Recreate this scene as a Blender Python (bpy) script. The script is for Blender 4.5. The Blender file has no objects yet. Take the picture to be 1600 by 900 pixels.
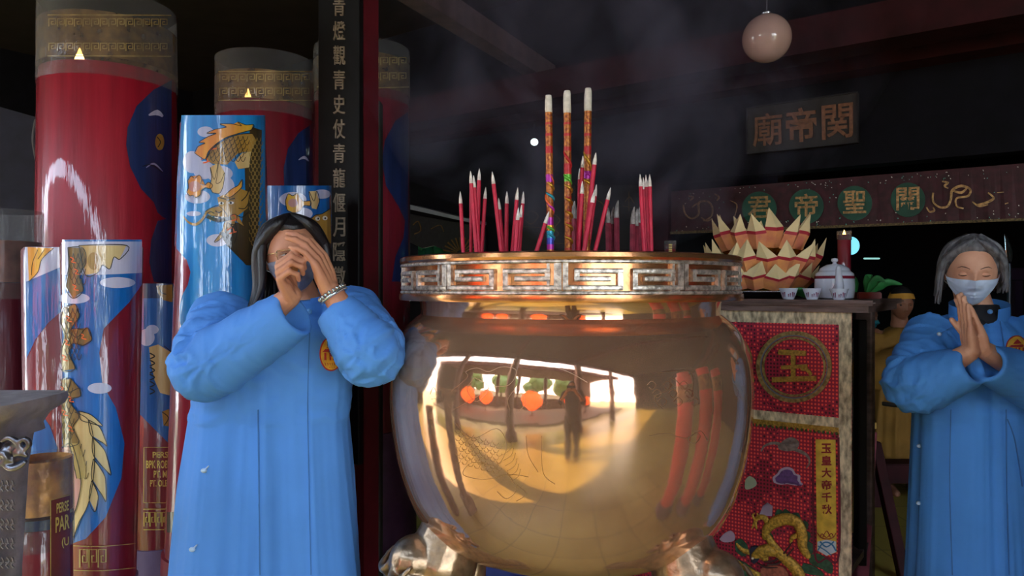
import bpy, bmesh, math, random
from mathutils import Vector, Matrix, noise
from mathutils.bvhtree import BVHTree
PI = math.pi
S = bpy.context.scene
COL = S.collection
random.seed(7)

# ------------------------------------------------------------------ camera, sky, sun, exposure
F, CZ = 1155.0, 1.45                    # focal length in pixels of a 1600 px wide frame, eye height in m
cam_data = bpy.data.cameras.new('camera')
cam_data.sensor_width = 36.0
cam_data.lens = 36.0 * F / 1600.0
cam = bpy.data.objects.new('camera', cam_data)
COL.objects.link(cam)
cam.location = (0, 0, CZ)
cam.rotation_euler = (PI / 2, 0, 0)
S.camera = cam

world = bpy.data.worlds.new('world')
S.world = world
world.use_nodes = True
wn = world.node_tree
bg = wn.nodes['Background']
tc = wn.nodes.new('ShaderNodeTexCoord')
sx = wn.nodes.new('ShaderNodeSeparateXYZ')
rp = wn.nodes.new('ShaderNodeValToRGB')
wn.links.new(tc.outputs['Generated'], sx.inputs[0])
wn.links.new(sx.outputs['Z'], rp.inputs[0])
rp.color_ramp.elements[0].position = 0.0
rp.color_ramp.elements[0].color = (0.86, 0.93, 1.0, 1)
rp.color_ramp.elements[1].position = 0.7
rp.color_ramp.elements[1].color = (0.42, 0.66, 1.0, 1)
wn.links.new(rp.outputs[0], bg.inputs['Color'])
bg.inputs['Strength'].default_value = 10.0

sun_d = bpy.data.lights.new('sun', 'SUN')
sun_d.energy = 9.0
sun_d.color = (1.0, 0.93, 0.80)
sun_d.angle = 0.01
sun = bpy.data.objects.new('sun', sun_d)
COL.objects.link(sun)
sun.rotation_euler = (Vector((-0.811, 0.585, 0)) * -.95 + Vector((0.585, 0.811, 0)) * .66 + Vector((0, 0, -1))).to_track_quat('-Z', 'Y').to_euler()

S.view_settings.view_transform = 'Standard'
S.view_settings.look = 'None'
S.view_settings.exposure = 0.18
S.view_settings.gamma = 1.0
S.view_settings.use_curve_mapping = False
S.cycles.use_denoising = True
S.cycles.max_bounces = 7
S.cycles.diffuse_bounces = 3
S.cycles.glossy_bounces = 4
S.cycles.transparent_max_bounces = 10
S.cycles.sample_clamp_indirect = 6.0
S.cycles.volume_step_rate = 2.0

# ------------------------------------------------------------------ helpers
def V(*a): return Vector(a)
def W(px, py, Y):
    'point at distance Y in front of the camera on the sight line measured in the photograph'
    return Vector(((px - 800) / F * Y, Y, CZ - (py - 450) / F * Y))
A2 = Vector((-0.811, 0.585, 0)).normalized()       # along the temple facade, towards the back left
N2 = Vector((A2.y, -A2.x, 0))                      # into the temple
def B(a, n, z): return A2 * a + N2 * n + Vector((0, 0, z))
def lin(h):
    h = h.lstrip('#')
    c = [int(h[i:i + 2], 16) / 255 for i in (0, 2, 4)]
    return tuple(x / 12.92 if x <= 0.04045 else ((x + 0.055) / 1.055) ** 2.4 for x in c)

MATS = {}
def mat(name, hexc, rough=0.6, metal=0.0, var=0.12, scale=9.0, bump=0.0, bscale=40.0, coat=0.0, stretch=None, emis=None, estr=0.0, hex2=None, spec=None, bdist=0.01, croughn=0.04):
    if name in MATS: return MATS[name]
    m = bpy.data.materials.new(name); MATS[name] = m
    m.use_nodes = True
    nt = m.node_tree; b = nt.nodes['Principled BSDF']
    c = lin(hexc)
    b.inputs['Roughness'].default_value = rough
    b.inputs['Metallic'].default_value = metal
    if spec is not None: b.inputs['Specular IOR Level'].default_value = spec
    if coat:
        b.inputs['Coat Weight'].default_value = coat
        b.inputs['Coat Roughness'].default_value = croughn
    t = nt.nodes.new('ShaderNodeTexCoord'); mp = nt.nodes.new('ShaderNodeMapping')
    nt.links.new(t.outputs['Object'], mp.inputs[0])
    if stretch: mp.inputs['Scale'].default_value = stretch
    nz = nt.nodes.new('ShaderNodeTexNoise'); nz.inputs['Scale'].default_value = scale; nz.inputs['Detail'].default_value = 5
    nt.links.new(mp.outputs[0], nz.inputs['Vector'])
    r = nt.nodes.new('ShaderNodeValToRGB')
    d = lin(hex2) if hex2 else tuple(x * (1 - var) for x in c)
    r.color_ramp.elements[0].color = (*d, 1); r.color_ramp.elements[1].color = (*(min(1, x * (1 + var * .5)) for x in c), 1)
    r.color_ramp.elements[0].position = .35; r.color_ramp.elements[1].position = .65
    nt.links.new(nz.outputs[0], r.inputs[0]); nt.links.new(r.outputs[0], b.inputs['Base Color'])
    if bump:
        n2 = nt.nodes.new('ShaderNodeTexNoise'); n2.inputs['Scale'].default_value = bscale; n2.inputs['Detail'].default_value = 4
        nt.links.new(mp.outputs[0], n2.inputs['Vector'])
        bp = nt.nodes.new('ShaderNodeBump'); bp.inputs['Strength'].default_value = bump; bp.inputs['Distance'].default_value = bdist
        nt.links.new(n2.outputs[0], bp.inputs['Height']); nt.links.new(bp.outputs[0], b.inputs['Normal'])
        if coat: nt.links.new(bp.outputs[0], b.inputs['Coat Normal'])
    if emis:
        b.inputs['Emission Color'].default_value = (*lin(emis), 1); b.inputs['Emission Strength'].default_value = estr
    return m

def link(name, me, m, parent=None, smooth=False):
    o = bpy.data.objects.new(name, me); COL.objects.link(o)
    if m is not None: me.materials.append(m)
    if smooth:
        for p in me.polygons: p.use_smooth = True
    if parent is not None:
        o.parent = parent
        o.matrix_parent_inverse = Matrix.Translation(-parent.location) if parent.type == 'EMPTY' or parent.location.length else Matrix()
    return o
def obj(name, bm, m, parent=None, smooth=False, sharp=None):
    bmesh.ops.recalc_face_normals(bm, faces=bm.faces)
    me = bpy.data.meshes.new(name); bm.to_mesh(me); bm.free()
    o = link(name, me, m, parent, smooth)
    if smooth and sharp:
        me.set_sharp_from_angle(angle=math.radians(sharp))
    return o
def tag(o, label, cat, group=None, kind=None):
    o['label'] = label; o['category'] = cat
    if group: o['group'] = group
    if kind: o['kind'] = kind
    return o
def thing(name, label, cat, loc=(0, 0, 0), group=None):
    o = bpy.data.objects.new(name, None); COL.objects.link(o)
    o.location = loc; o.empty_display_size = .05
    return tag(o, label, cat, group)
def struct(name, bm, m, smooth=False, **k):
    o = obj(name, bm, m, None, smooth, **k); o['kind'] = 'structure'; return o

def quadbox(bm, P8):
    'P8: four bottom corners then four top corners'
    v = [bm.verts.new(p) for p in P8]
    for f in ((0, 1, 2, 3), (7, 6, 5, 4), (0, 4, 5, 1), (1, 5, 6, 2), (2, 6, 7, 3), (3, 7, 4, 0)): bm.faces.new([v[i] for i in f])
def bbox(bm, a0, a1, n0, n1, z0, z1):
    'box in the facade frame'
    quadbox(bm, [B(a0, n0, z0), B(a1, n0, z0), B(a1, n1, z0), B(a0, n1, z0), B(a0, n0, z1), B(a1, n0, z1), B(a1, n1, z1), B(a0, n1, z1)])
def wbox(bm, c, s):
    x, y, z = c; a, b, h = (k / 2 for k in s)
    quadbox(bm, [(x-a, y-b, z-h), (x+a, y-b, z-h), (x+a, y+b, z-h), (x-a, y+b, z-h), (x-a, y-b, z+h), (x+a, y-b, z+h), (x+a, y+b, z+h), (x-a, y+b, z+h)])
def bevel(bm, w=.004, seg=2):
    bmesh.ops.bevel(bm, geom=[e for e in bm.edges], offset=w, segments=seg, affect='EDGES', clamp_overlap=True)
    return bm
def loft(bm, rings, close=True, cap0=True, cap1=True):
    R = [[bm.verts.new(p) for p in r] for r in rings]
    n = len(R[0])
    for i in range(len(R) - 1):
        for j in range(n if close else n - 1):
            k = (j + 1) % n
            try: bm.faces.new((R[i][j], R[i][k], R[i+1][k], R[i+1][j]))
            except ValueError: pass
    if cap0: bm.faces.new(list(reversed(R[0])))
    if cap1: bm.faces.new(R[-1])
    return R
def lathe(bm, prof, c=(0, 0), seg=64, cap0=True, cap1=True, wob=None):
    rings = []
    for r, z in prof:
        ring = []
        for j in range(seg):
            t = 2 * PI * j / seg
            rr = r + (wob(t, z) if wob else 0)
            ring.append((c[0] + rr * math.cos(t), c[1] + rr * math.sin(t), z))
        rings.append(ring)
    return loft(bm, rings, True, cap0, cap1)
def catmull(pts, n=6):
    pts = [Vector(p) for p in pts]
    if len(pts) < 3: return pts
    out = []
    for i in range(len(pts) - 1):
        p0 = pts[max(0, i - 1)]; p1 = pts[i]; p2 = pts[i + 1]; p3 = pts[min(len(pts) - 1, i + 2)]
        for k in range(n):
            t = k / n
            out.append(.5 * ((2 * p1) + (p2 - p0) * t + (2 * p0 - 5 * p1 + 4 * p2 - p3) * t * t + (3 * p1 - p0 - 3 * p2 + p3) * t ** 3))
    out.append(pts[-1].copy())
    return out
def lerpl(a, n):
    'resample the list of numbers a to n values'
    r = []
    for i in range(n):
        t = i / (n - 1) * (len(a) - 1); k = min(int(t), len(a) - 2); r.append(a[k] + (a[k+1] - a[k]) * (t - k))
    return r
def tube(bm, pts, rads, seg=8, round_ends=True, flat=None, flatdir=None):
    'round tube along pts; flat squeezes the section along flatdir'
    pts = [Vector(p) for p in pts]
    if not hasattr(rads, '__len__'): rads = [rads] * len(pts)
    if len(rads) != len(pts): rads = lerpl(list(rads), len(pts))
    P, R = list(pts), list(rads)
    if round_ends:
        d0 = (pts[0] - pts[1]).normalized(); d1 = (pts[-1] - pts[-2]).normalized()
        P = [pts[0] + d0 * R[0] * .95, pts[0] + d0 * R[0] * .7] + P + [pts[-1] + d1 * R[-1] * .7, pts[-1] + d1 * R[-1] * .95]
        R = [R[0] * .3, R[0] * .72] + R + [R[-1] * .72, R[-1] * .3]
    up = None; rings = []
    for i, p in enumerate(P):
        t = (P[min(i + 1, len(P) - 1)] - P[max(i - 1, 0)])
        t = t.normalized() if t.length > 1e-9 else Vector((0, 0, 1))
        if up is None:
            up = Vector((0, 0, 1)) if abs(t.z) < .9 else Vector((1, 0, 0))
            if flatdir is not None: up = Vector(flatdir)
        u = up - t * up.dot(t)
        u = u.normalized() if u.length > 1e-6 else t.orthogonal().normalized()
        up = u if flatdir is None else Vector(flatdir)
        w = t.cross(u)
        fl = flat if flat else 1.0
        rings.append([p + (u * math.cos(2 * PI * j / seg) * fl + w * math.sin(2 * PI * j / seg)) * R[i] for j in range(seg)])
    loft(bm, rings)
def ball(bm, c, r, u=12, v=8, rot=None):
    r = (r, r, r) if not hasattr(r, '__len__') else r
    M = Matrix.Translation(c) @ (rot.to_4x4() if rot else Matrix()) @ Matrix.Diagonal((*r, 1))
    bmesh.ops.create_uvsphere(bm, u_segments=u, v_segments=v, radius=1, matrix=M)
def remesh(bm, vox, smooth=3, fac=.5):
    bmesh.ops.recalc_face_normals(bm, faces=bm.faces)
    me = bpy.data.meshes.new('tmp'); bm.to_mesh(me); bm.free()
    o = bpy.data.objects.new('tmp', me); COL.objects.link(o)
    md = o.modifiers.new('r', 'REMESH'); md.mode = 'VOXEL'; md.voxel_size = vox
    if smooth:
        sm = o.modifiers.new('s', 'SMOOTH'); sm.iterations = smooth; sm.factor = fac
    dg = bpy.context.evaluated_depsgraph_get()
    out = bpy.data.meshes.new_from_object(o.evaluated_get(dg))
    bpy.data.objects.remove(o); bpy.data.meshes.remove(me)
    return out

# ---- prints, embroidery and lettering laid on real surfaces
CAMP = Vector((0, 0, CZ))
def ray(px, py): return Vector(((px - 800) / F, 1.0, -(py - 450) / F))
def on_plane(p0, nrm):
    p0 = Vector(p0); nrm = Vector(nrm).normalized()
    def f(px, py, off=0):
        d = ray(px, py); t = (p0 - CAMP).dot(nrm) / d.dot(nrm)
        return CAMP + d * t - nrm * off * (1 if d.dot(nrm) > 0 else -1)
    return f
def on_cyl(cx, cy, rf):
    'rf(z) is the radius at height z'
    def f(px, py, off=0):
        d = ray(px, py); z = CZ
        for _ in range(3):
            r = rf(z)
            a = d.x * d.x + d.y * d.y; b = -2 * (d.x * cx + d.y * cy); c = cx * cx + cy * cy - r * r
            D = max(0.0, b * b - 4 * a * c)
            t = (-b - math.sqrt(D)) / (2 * a); z = CZ + d.z * t
        p = CAMP + d * t
        nrm = Vector((p.x - cx, p.y - cy, 0)).normalized()
        return Vector((cx, cy, p.z)) + nrm * (r + off)
    return f
def on_mesh(o):
    me = o.data
    bv = BVHTree.FromPolygons([v.co[:] for v in me.vertices], [p.vertices[:] for p in me.polygons])
    def f(px, py, off=0):
        h = bv.ray_cast(CAMP, ray(px, py).normalized())
        if h[0] is None:
            h = bv.find_nearest(CAMP + ray(px, py) * f.last)
        else: f.last = h[0].y
        n = h[1]
        if n.dot(ray(px, py)) > 0: n = -n
        return h[0] + n * off
    f.last = 2.2
    return f
def poly2d(bm, pts):
    vs = [bm.verts.new((p[0], p[1], 0)) for p in pts]
    try: bm.faces.new(vs)
    except ValueError: pass
def stroke2d(bm, pts, w, smooth=True):
    'ribbon of width w (number or list) along a 2D path'
    P = [Vector((p[0], p[1])) for p in pts]
    if smooth and len(P) > 2: P = [Vector(p) for p in catmull(P, 5)]
    ws = lerpl(list(w) if hasattr(w, '__len__') else [w, w], len(P))
    L = []
    for i, p in enumerate(P):
        t = P[min(i + 1, len(P) - 1)] - P[max(0, i - 1)]
        t = t.normalized() if t.length > 1e-9 else Vector((1, 0))
        n = Vector((-t.y, t.x)) * ws[i] / 2
        L.append((bm.verts.new((*(p + n), 0)), bm.verts.new((*(p - n), 0))))
    for i in range(len(L) - 1):
        try: bm.faces.new((L[i][0], L[i + 1][0], L[i + 1][1], L[i][1]))
        except ValueError: pass
def ellipse(cx, cy, rx, ry, n=28, rot=0):
    c, s = math.cos(rot), math.sin(rot)
    return [(cx + rx * math.cos(t) * c - ry * math.sin(t) * s, cy + rx * math.cos(t) * s + ry * math.sin(t) * c) for t in (2 * PI * i / n for i in range(n))]
def lay(name, bm, proj, m, parent, off=.0006, thick=0.0, cut=0.0):
    'project a flat drawing (photo pixels) onto a surface'
    bmesh.ops.triangulate(bm, faces=bm.faces)
    if cut:
        xs = [v.co.x for v in bm.verts]; ys = [v.co.y for v in bm.verts]
        for ax, lo, hi in ((0, min(xs), max(xs)), (1, min(ys), max(ys))):
            k = lo + cut
            step = cut if ax == 0 else cut * 4
            k = lo + step
            while k < hi:
                n = (1, 0, 0) if ax == 0 else (0, 1, 0)
                bmesh.ops.bisect_plane(bm, geom=bm.verts[:] + bm.edges[:] + bm.faces[:], plane_co=(k, k, 0), plane_no=n)
                k += step
    flat = [(v.co.x, v.co.y) for v in bm.verts]
    bm.verts.index_update()
    front = [proj(x, y, off + thick) for x, y in flat]
    if thick:
        bedges = [(e.verts[0].index, e.verts[1].index) for e in bm.edges if len(e.link_faces) == 1]
        back = [proj(x, y, off * .2) for x, y in flat]
    for v, p in zip(bm.verts, front): v.co = p
    if thick:
        bv = [bm.verts.new(p) for p in back]
        bm.verts.ensure_lookup_table()
        for i, j in bedges:
            try: bm.faces.new((bm.verts[i], bm.verts[j], bv[j], bv[i]))
            except ValueError: pass
    return obj(name, bm, m, parent)
def glyphs(bm, text, box, bold=0.0, shear=0.0):
    'lettering filling a box (x0,y0,x1,y1) or a quad [tl,tr,br,bl] in photo pixels'
    cu = bpy.data.curves.new('t', 'FONT'); cu.body = text; cu.size = 1; cu.offset = bold; cu.resolution_u = 3
    cu.align_x = 'CENTER'
    o = bpy.data.objects.new('t', cu); COL.objects.link(o)
    me = bpy.data.meshes.new_from_object(o.evaluated_get(bpy.context.evaluated_depsgraph_get()))
    xs = [v.co.x for v in me.vertices]; ys = [v.co.y for v in me.vertices]
    x0, x1, y0, y1 = min(xs), max(xs), min(ys), max(ys)
    if len(box) == 4 and not hasattr(box[0], '__len__'):
        a, b, c, d = box; q = [(a, b), (c, b), (c, d), (a, d)]
    else: q = box
    vs = []
    for v in me.vertices:
        s = (v.co.x - x0) / (x1 - x0); t = 1 - (v.co.y - y0) / (y1 - y0)
        top = Vector(q[0]).lerp(Vector(q[1]), s); bot = Vector(q[3]).lerp(Vector(q[2]), s)
        p = top.lerp(bot, t)
        vs.append(bm.verts.new((p.x + shear * (0.5 - t), p.y, 0)))
    for p in me.polygons:
        try: bm.faces.new([vs[i] for i in p.vertices])
        except ValueError: pass
    bpy.data.objects.remove(o); bpy.data.curves.remove(cu); bpy.data.meshes.remove(me)

# ------------------------------------------------------------------ common materials
soot = mat('sooty_wood', '#0c0b13', .8, spec=.2, var=.35, bump=.15, bscale=18)
soot_blue = mat('smoky_blue_black', '#16161f', .8, var=.3)
maroon_dark = mat('dark_maroon_wood', '#340c12', .75, spec=.25, var=.35, bump=.1, bscale=25)
maroon = mat('maroon_paint', '#5c151d', .38, var=.25, bump=.06, bscale=20)
gold_dim = mat('dim_gold', '#7a5a32', .45, .5, var=.3, scale=60)
gold = mat('gold_paint', '#b98a3e', .38, .6, var=.3, scale=50)
# ------------------------------------------------------------------ the setting
FN = 5.37                                # the facade stands this far into the temple
def wall_piece(bm, a0, a1, z0, z1, n0=FN, n1=FN + .16): bbox(bm, a0, a1, n0, n1, z0, z1)
def a_at(px, n=FN):
    'position along the facade of a pixel column'
    d = ray(px, 450); t = n / d.dot(N2); return (d * t).dot(A2)
def z_at(px, py, n=FN):
    d = ray(px, py); t = n / d.dot(N2); return CZ + d.z * t
bm = bmesh.new(); bbox(bm, -9, 9, -2.4, 9.6, -.2, 0)
tile = mat('dark_stone_tiles', '#3b3733', .35, var=.35, scale=3, bump=.1, bscale=8)
nt = tile.node_tree; bk = nt.nodes.new('ShaderNodeTexBrick'); bk.inputs['Scale'].default_value = 2.2; bk.offset = 0
bk.inputs['Color1'].default_value = (.44, .36, .07, 1); bk.inputs['Color2'].default_value = (.50, .41, .085, 1); bk.inputs['Mortar'].default_value = (.26, .21, .05, 1)
bk.inputs['Mortar Size'].default_value = .012; bk.inputs['Brick Width'].default_value = .9; bk.inputs['Row Height'].default_value = .9
nt.links.new(nt.nodes['Mapping'].outputs[0], bk.inputs['Vector']); nt.links.new(bk.outputs[0], nt.nodes['Principled BSDF'].inputs['Base Color'])
struct('floor', bm, tile)
bm = bmesh.new(); bbox(bm, -26, 26, -30, -2.4, -.3, -.1)
struct('ground', bm, mat('courtyard_paving', '#cdbb86', .8, var=.25, scale=2))
bm = bmesh.new(); bbox(bm, -9, 9, -2.0, 9.6, 4.0, 4.15)
struct('ceiling', bm, mat('dark_ceiling_boards', '#241a1d', .75, var=.4, scale=4, bump=.1))
# facade with the doorway on the right, a small window on the left
aL, aD = 9.0, a_at(1042)
win = (a_at(718), a_at(636), z_at(636, 470), z_at(640, 352))
ztop = z_at(1300, 262)
bm = bmesh.new()
wall_piece(bm, aD, win[0], 0, 4.0); wall_piece(bm, win[1], aL, 0, 4.0)
wall_piece(bm, win[0], win[1], 0, win[2]); wall_piece(bm, win[0], win[1], win[3], 4.0)
wall_piece(bm, -9, aD, ztop, 4.0)
wall_piece(bm, -9, a_at(1640), 0, ztop)
struct('wall_back', bm, soot)
bm = bmesh.new(); bbox(bm, 9.0, 9.15, -2.0, 9.6, 0, 4.0); bbox(bm, 8.6, 8.75, -9.5, -3.9, 0, 4.0); struct('wall_left', bm, soot)  # far piece is added to keep open sky out of the bowl's reflection
bm = bmesh.new(); bbox(bm, -9.15, -9.0, -2.0, 9.6, 0, 4.0); struct('wall_right', bm, soot)
bm = bmesh.new(); bbox(bm, -9, aD + .35, 9.0, 9.2, 0, 4.0); struct('wall_rear', bm, soot_blue)
bm = bmesh.new(); bbox(bm, aD + .2, aD + .35, FN + .16, 9.0, 0, 4.0); struct('wall_inner', bm, soot_blue)
# door frame posts
bm = bmesh.new(); bbox(bm, aD - .03, aD + .09, FN - .05, FN, 0, ztop); bbox(bm, -.2 + a_at(1640), a_at(1640) + .1, FN - .05, FN, 0, ztop)
struct('trim_1', bm, maroon_dark)
# red roof beams
bm = bmesh.new(); bbox(bm, -9, 9, 4.55, 4.8, z_at(1300, 75, 4.55), z_at(1300, 18, 4.55)); struct('trim_2', bm, maroon_dark)
bm = bmesh.new(); bbox(bm, -9, 9, 5.17, FN, z_at(1300, 127), z_at(1300, 90)); struct('trim_3', bm, maroon_dark)
def beam(name, p, q, w, h, m):
    p, q = Vector(p), Vector(q); d = (q - p).normalized(); s = d.cross(Vector((0, 0, 1))).normalized() * w / 2; u = Vector((0, 0, h))
    bm = bmesh.new(); quadbox(bm, [p - s, p + s, q + s, q - s, p - s + u, p + s + u, q + s + u, q - s + u]); struct(name, bm, m)
beam_m = mat('grey_brown_beam', '#6d5450', .6, var=.35, bump=.15, bscale=14)
d = (W(872, 142, 6.6) - W(640, 0, 4.35))
beam('trim_4', W(640, 0, 4.35) - d * .9, W(872, 142, 6.6) + d * .02, .13, .16, beam_m)
beam('trim_5', B(-1.5, -2, 3.72), B(-1.5, FN, 3.72), .16, .28, maroon_dark)
beam('trim_6', B(1.2, -2, 3.78), B(1.2, FN, 3.78), .14, .22, maroon_dark)
# eave beam along the open front and the two round front posts
bm = bmesh.new(); bbox(bm, -9, 9, -2.0, -1.8, 3.55, 4.0); struct('trim_7', bm, maroon_dark)
for i, a in enumerate((3.6, 1.15, -1.6, -4.2)):
    bm = bmesh.new(); p = B(a, -1.8, 0)
    lathe(bm, [(.2, 0), (.2, .2), (.15, .26), (.15, 3.55)], (p.x, p.y), 24); struct('column_%d' % (i + 1), bm, mat('dark_red_column', '#4b2420', .5), True, sharp=40)
# garden trees and wall beyond the courtyard, seen mirrored in the bronze
leaf = mat('tree_leaves', '#4f7a3c', .6, var=.5, scale=6, hex2='#2d4d20')
for i, (a, n, r) in enumerate(((9, -15, 2.4), (3.5, -16, 2.9), (-3, -15, 2.5), (-9, -16, 2.8), (14.5, -11, 2.5))):
    t = thing('courtyard_tree', 'leafy green tree across the courtyard mirrored in the bronze, %s' % ('beside the far corner', 'the largest', 'middle one', 'near the gate', 'end one')[i], 'tree', B(a, n, -.1), 'courtyard trees')
    bm = bmesh.new(); tube(bm, [B(a, n, -.1), B(a, n, 2.0), B(a + .2, n, 3.4)], [.22, .17, .1], 10); obj('trunk', bm, mat('bark', '#4a3a2c', .9), t)
    bm = bmesh.new()
    for k in range(9):
        q = B(a, n, 3.6) + Vector((random.uniform(-1, 1), random.uniform(-1, 1), random.uniform(-.5, .8))) * r * .62
        bmesh.ops.create_icosphere(bm, subdivisions=3, radius=r * .5, matrix=Matrix.Translation(q))
    for v in bm.verts: v.co += Vector((noise.noise(v.co * 2.3), noise.noise(v.co * 2.3 + Vector((9, 0, 0))), noise.noise(v.co * 2.3 + Vector((0, 7, 0))))) * .35
    obj('crown', bm, leaf, t, True)
# front pavilion across the sunlit gap
bm = bmesh.new(); bbox(bm, -9, 9, -9.5, -3.9, 3.95, 4.1); struct('ceiling', bm, mat('pavilion_boards', '#4d3a33', .8, var=.3))
bm = bmesh.new(); bbox(bm, -9, 9, -4.1, -3.9, 3.6, 3.95); struct('trim_9', bm, maroon_dark)
bm = bmesh.new(); bbox(bm, -9, 9, -9.5, -3.6, -.1, 0.02); struct('floor', bm, mat('pavilion_floor', '#6d6050', .7))
for i, a in enumerate((6.6, 2.9, .6, -2.4, -6.0)):
    bm = bmesh.new(); p = B(a, -8.8, 0); lathe(bm, [(.24, 0), (.24, .25), (.18, .3), (.18, 3.95)], (p.x, p.y), 24); struct('column_%d' % (i + 6), bm, mat('dark_red_column', '#4b2420'), True, sharp=40)
bm = bmesh.new(); bbox(bm, 6.6, 9, -9.0, -8.9, 0, 3.95); bbox(bm, -9, -6.2, -9.0, -8.9, 0, 3.95); bbox(bm, 6.6, -6.2, -9.0, -8.9, 0, 1.1); struct('wall_front', bm, mat('pavilion_wall', '#5a4638', .8, var=.3))
for i, (a, n, r) in enumerate(((5.3, -6.0, .74), (3.5, -6.4, .66), (-.3, -5.4, .74), (-3.4, -5.4, .38), (-5.2, -5.6, .48))):
    p = B(a, n, 0); t = thing('palace_lantern', 'big glowing orange lantern on a stand, mirrored in the bronze, ' + ('largest', 'beside the largest', 'in the middle', 'slim one', 'last one')[i], 'lantern', p, 'lanterns in the pavilion')
    bm = bmesh.new(); lathe(bm, [(r * .3, 1.0 - r * .8), (r * .8, 1.0 - r * .5), (r, 1.0), (r * .85, 1.0 + r * .5), (r * .35, 1.0 + r * .85)], (p.x, p.y), 32, wob=lambda t_, z: .015 * math.cos(t_ * 12)); obj('shade', bm, mat('orange_lantern_paper', '#e06a20', .6, emis='#ff5a14', estr=3.2), t, True)
    bm = bmesh.new(); lathe(bm, [(.16, .02), (.16, .05), (.03, .08), (.03, 1.0 - r * .75)], (p.x, p.y), 16); obj('stand', bm, maroon_dark, t)
    bm = bmesh.new(); lathe(bm, [(r * .4, 1.0 + r * .84), (r * .4, 1.0 + r * .95), (.02, 1.0 + r * 1.05)], (p.x, p.y), 20); obj('cap', bm, gold, t)
bm = bmesh.new(); bbox(bm, -20, 20, -22, -21.7, -.1, 2.2); struct('wall_far', bm, mat('garden_wall', '#a7a092', .9))

t = thing('window_bush', 'bright green bush outside the little opening beyond the censer rim', 'bush', B((win[0] + win[1]) / 2, FN + 1.3, 0))
bm = bmesh.new(); c = B((win[0] + win[1]) / 2 + .15, FN + 1.1, 1.95)
for k in range(16): bmesh.ops.create_icosphere(bm, subdivisions=3, radius=.4, matrix=Matrix.Translation(c + A2 * random.uniform(-.9, .9) + Vector((0, 0, random.uniform(-.6, .5)))))
for v in bm.verts: v.co += Vector((noise.noise(v.co * 9), noise.noise(v.co * 9 + Vector((9, 0, 0))), noise.noise(v.co * 9 + Vector((0, 7, 0))))) * .12
obj('foliage', bm, mat('mint_leaves', '#3fae7a', .6, var=.6, scale=9, hex2='#14573f'), t, True)
bm = bmesh.new(); tube(bm, [c - Vector((0, 0, 1.95)), c], [.05, .03], 8); obj('stem', bm, mat('bark', '#4a3a2c'), t)
# ------------------------------------------------------------------ the great bronze censer
CX, CY = .168, 2.2
def zc(py, Y=2.075): return CZ - (py - 450) / F * Y
bronze = mat('polished_bronze', '#d6a988', .10, .78, var=.16, scale=5, bump=.10, bscale=5.5, hex2='#bd8c70', bdist=.012)
_n = bronze.node_tree; _r = _n.nodes.new('ShaderNodeMapRange'); _z = _n.nodes.new('ShaderNodeTexNoise'); _z.inputs['Scale'].default_value = 3.2; _z.inputs['Detail'].default_value = 8
_n.links.new(_n.nodes['Mapping'].outputs[0], _z.inputs['Vector']); _n.links.new(_z.outputs[0], _r.inputs[0])
_r.inputs['From Min'].default_value = .35; _r.inputs['From Max'].default_value = .75; _r.inputs['To Min'].default_value = .03; _r.inputs['To Max'].default_value = .15
_n.links.new(_r.outputs[0], _n.nodes['Principled BSDF'].inputs['Roughness'])
copper = mat('copper_rim', '#c98a5c', .2, .9, var=.3, scale=14, bump=.15, bscale=12)
silverb = mat('worn_silver_relief', '#d2c8be', .36, .75, var=.5, scale=70, bump=.35, bscale=120, hex2='#8a8078', bdist=.004)
engr = mat('engraved_line', '#a67f62', .3, .85)
cens = thing('incense_censer', 'huge round polished bronze censer full of incense sticks, standing on three legs', 'incense burner', (CX, CY, 0))
pr = [(.437, zc(492)), (.462, zc(503)), (.489, zc(520)), (.513, zc(550)), (.524, zc(585)), (.526, zc(625)), (.521, zc(665)), (.509, zc(710)), (.494, zc(745)), (.471, zc(783)), (.440, zc(815)),
      (.395, zc(842)), (.33, zc(862)), (.24, zc(876)), (.12, zc(883)), (.03, zc(885))]
cp = [(p[0], p[1]) for p in (Vector((a, b)) for a, b in pr)]
cp = [(v.x, v.y) for v in catmull([Vector((a, b)) for a, b in pr], 4)]
bm = bmesh.new(); lathe(bm, list(reversed(cp)), (CX, CY), 128, cap1=False)
body = obj('bowl', bm, bronze, cens, True)
bm = bmesh.new(); lathe(bm, [(.437, zc(497)), (.436, zc(487)), (.438, zc(474)), (.446, zc(464)), (.40, zc(464)), (.39, zc(497))], (CX, CY), 128, False, False)
obj('neck', bm, bronze, cens, True, sharp=40)
RZ0, RZ1 = zc(459, 2.09), zc(413, 2.09)
bm = bmesh.new(); lathe(bm, [(.42, RZ0 - .018), (.497, RZ0 - .018), (.499, RZ0 - .012), (.498, RZ0), (.42, RZ0)], (CX, CY), 128)
obj('lower_flange', bm, copper, cens, True, sharp=30)
bm = bmesh.new(); lathe(bm, [(.42, RZ0), (.483, RZ0), (.483, RZ1), (.42, RZ1)], (CX, CY), 128, False, False)
obj('rim_band', bm, copper, cens, True, sharp=30)
bm = bmesh.new(); lathe(bm, [(.42, RZ1), (.494, RZ1), (.497, RZ1 + .006), (.496, RZ1 + .016), (.488, RZ1 + .02), (.455, RZ1 + .02), (.45, RZ1 - .05), (.42, RZ1 - .06)], (CX, CY), 128, False, False)
obj('rim_lip', bm, copper, cens, True, sharp=30)
def band_bar(bm, t0, t1, z0, z1, r0=.480, r1=.4935):
    n = max(1, int(abs(t1 - t0) / .035)); rings = []
    for i in range(n + 1):
        t = t0 + (t1 - t0) * i / n; c, s = math.sin(t), -math.cos(t); e = .003
        rings.append([(CX + r * c, CY + r * s, z) for r, z in ((r0, z0), (r1 - e, z0), (r1, z0 + e), (r1, z1 - e), (r1 - e, z1), (r0, z1))])
    loft(bm, rings)
bm = bmesh.new()
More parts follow.
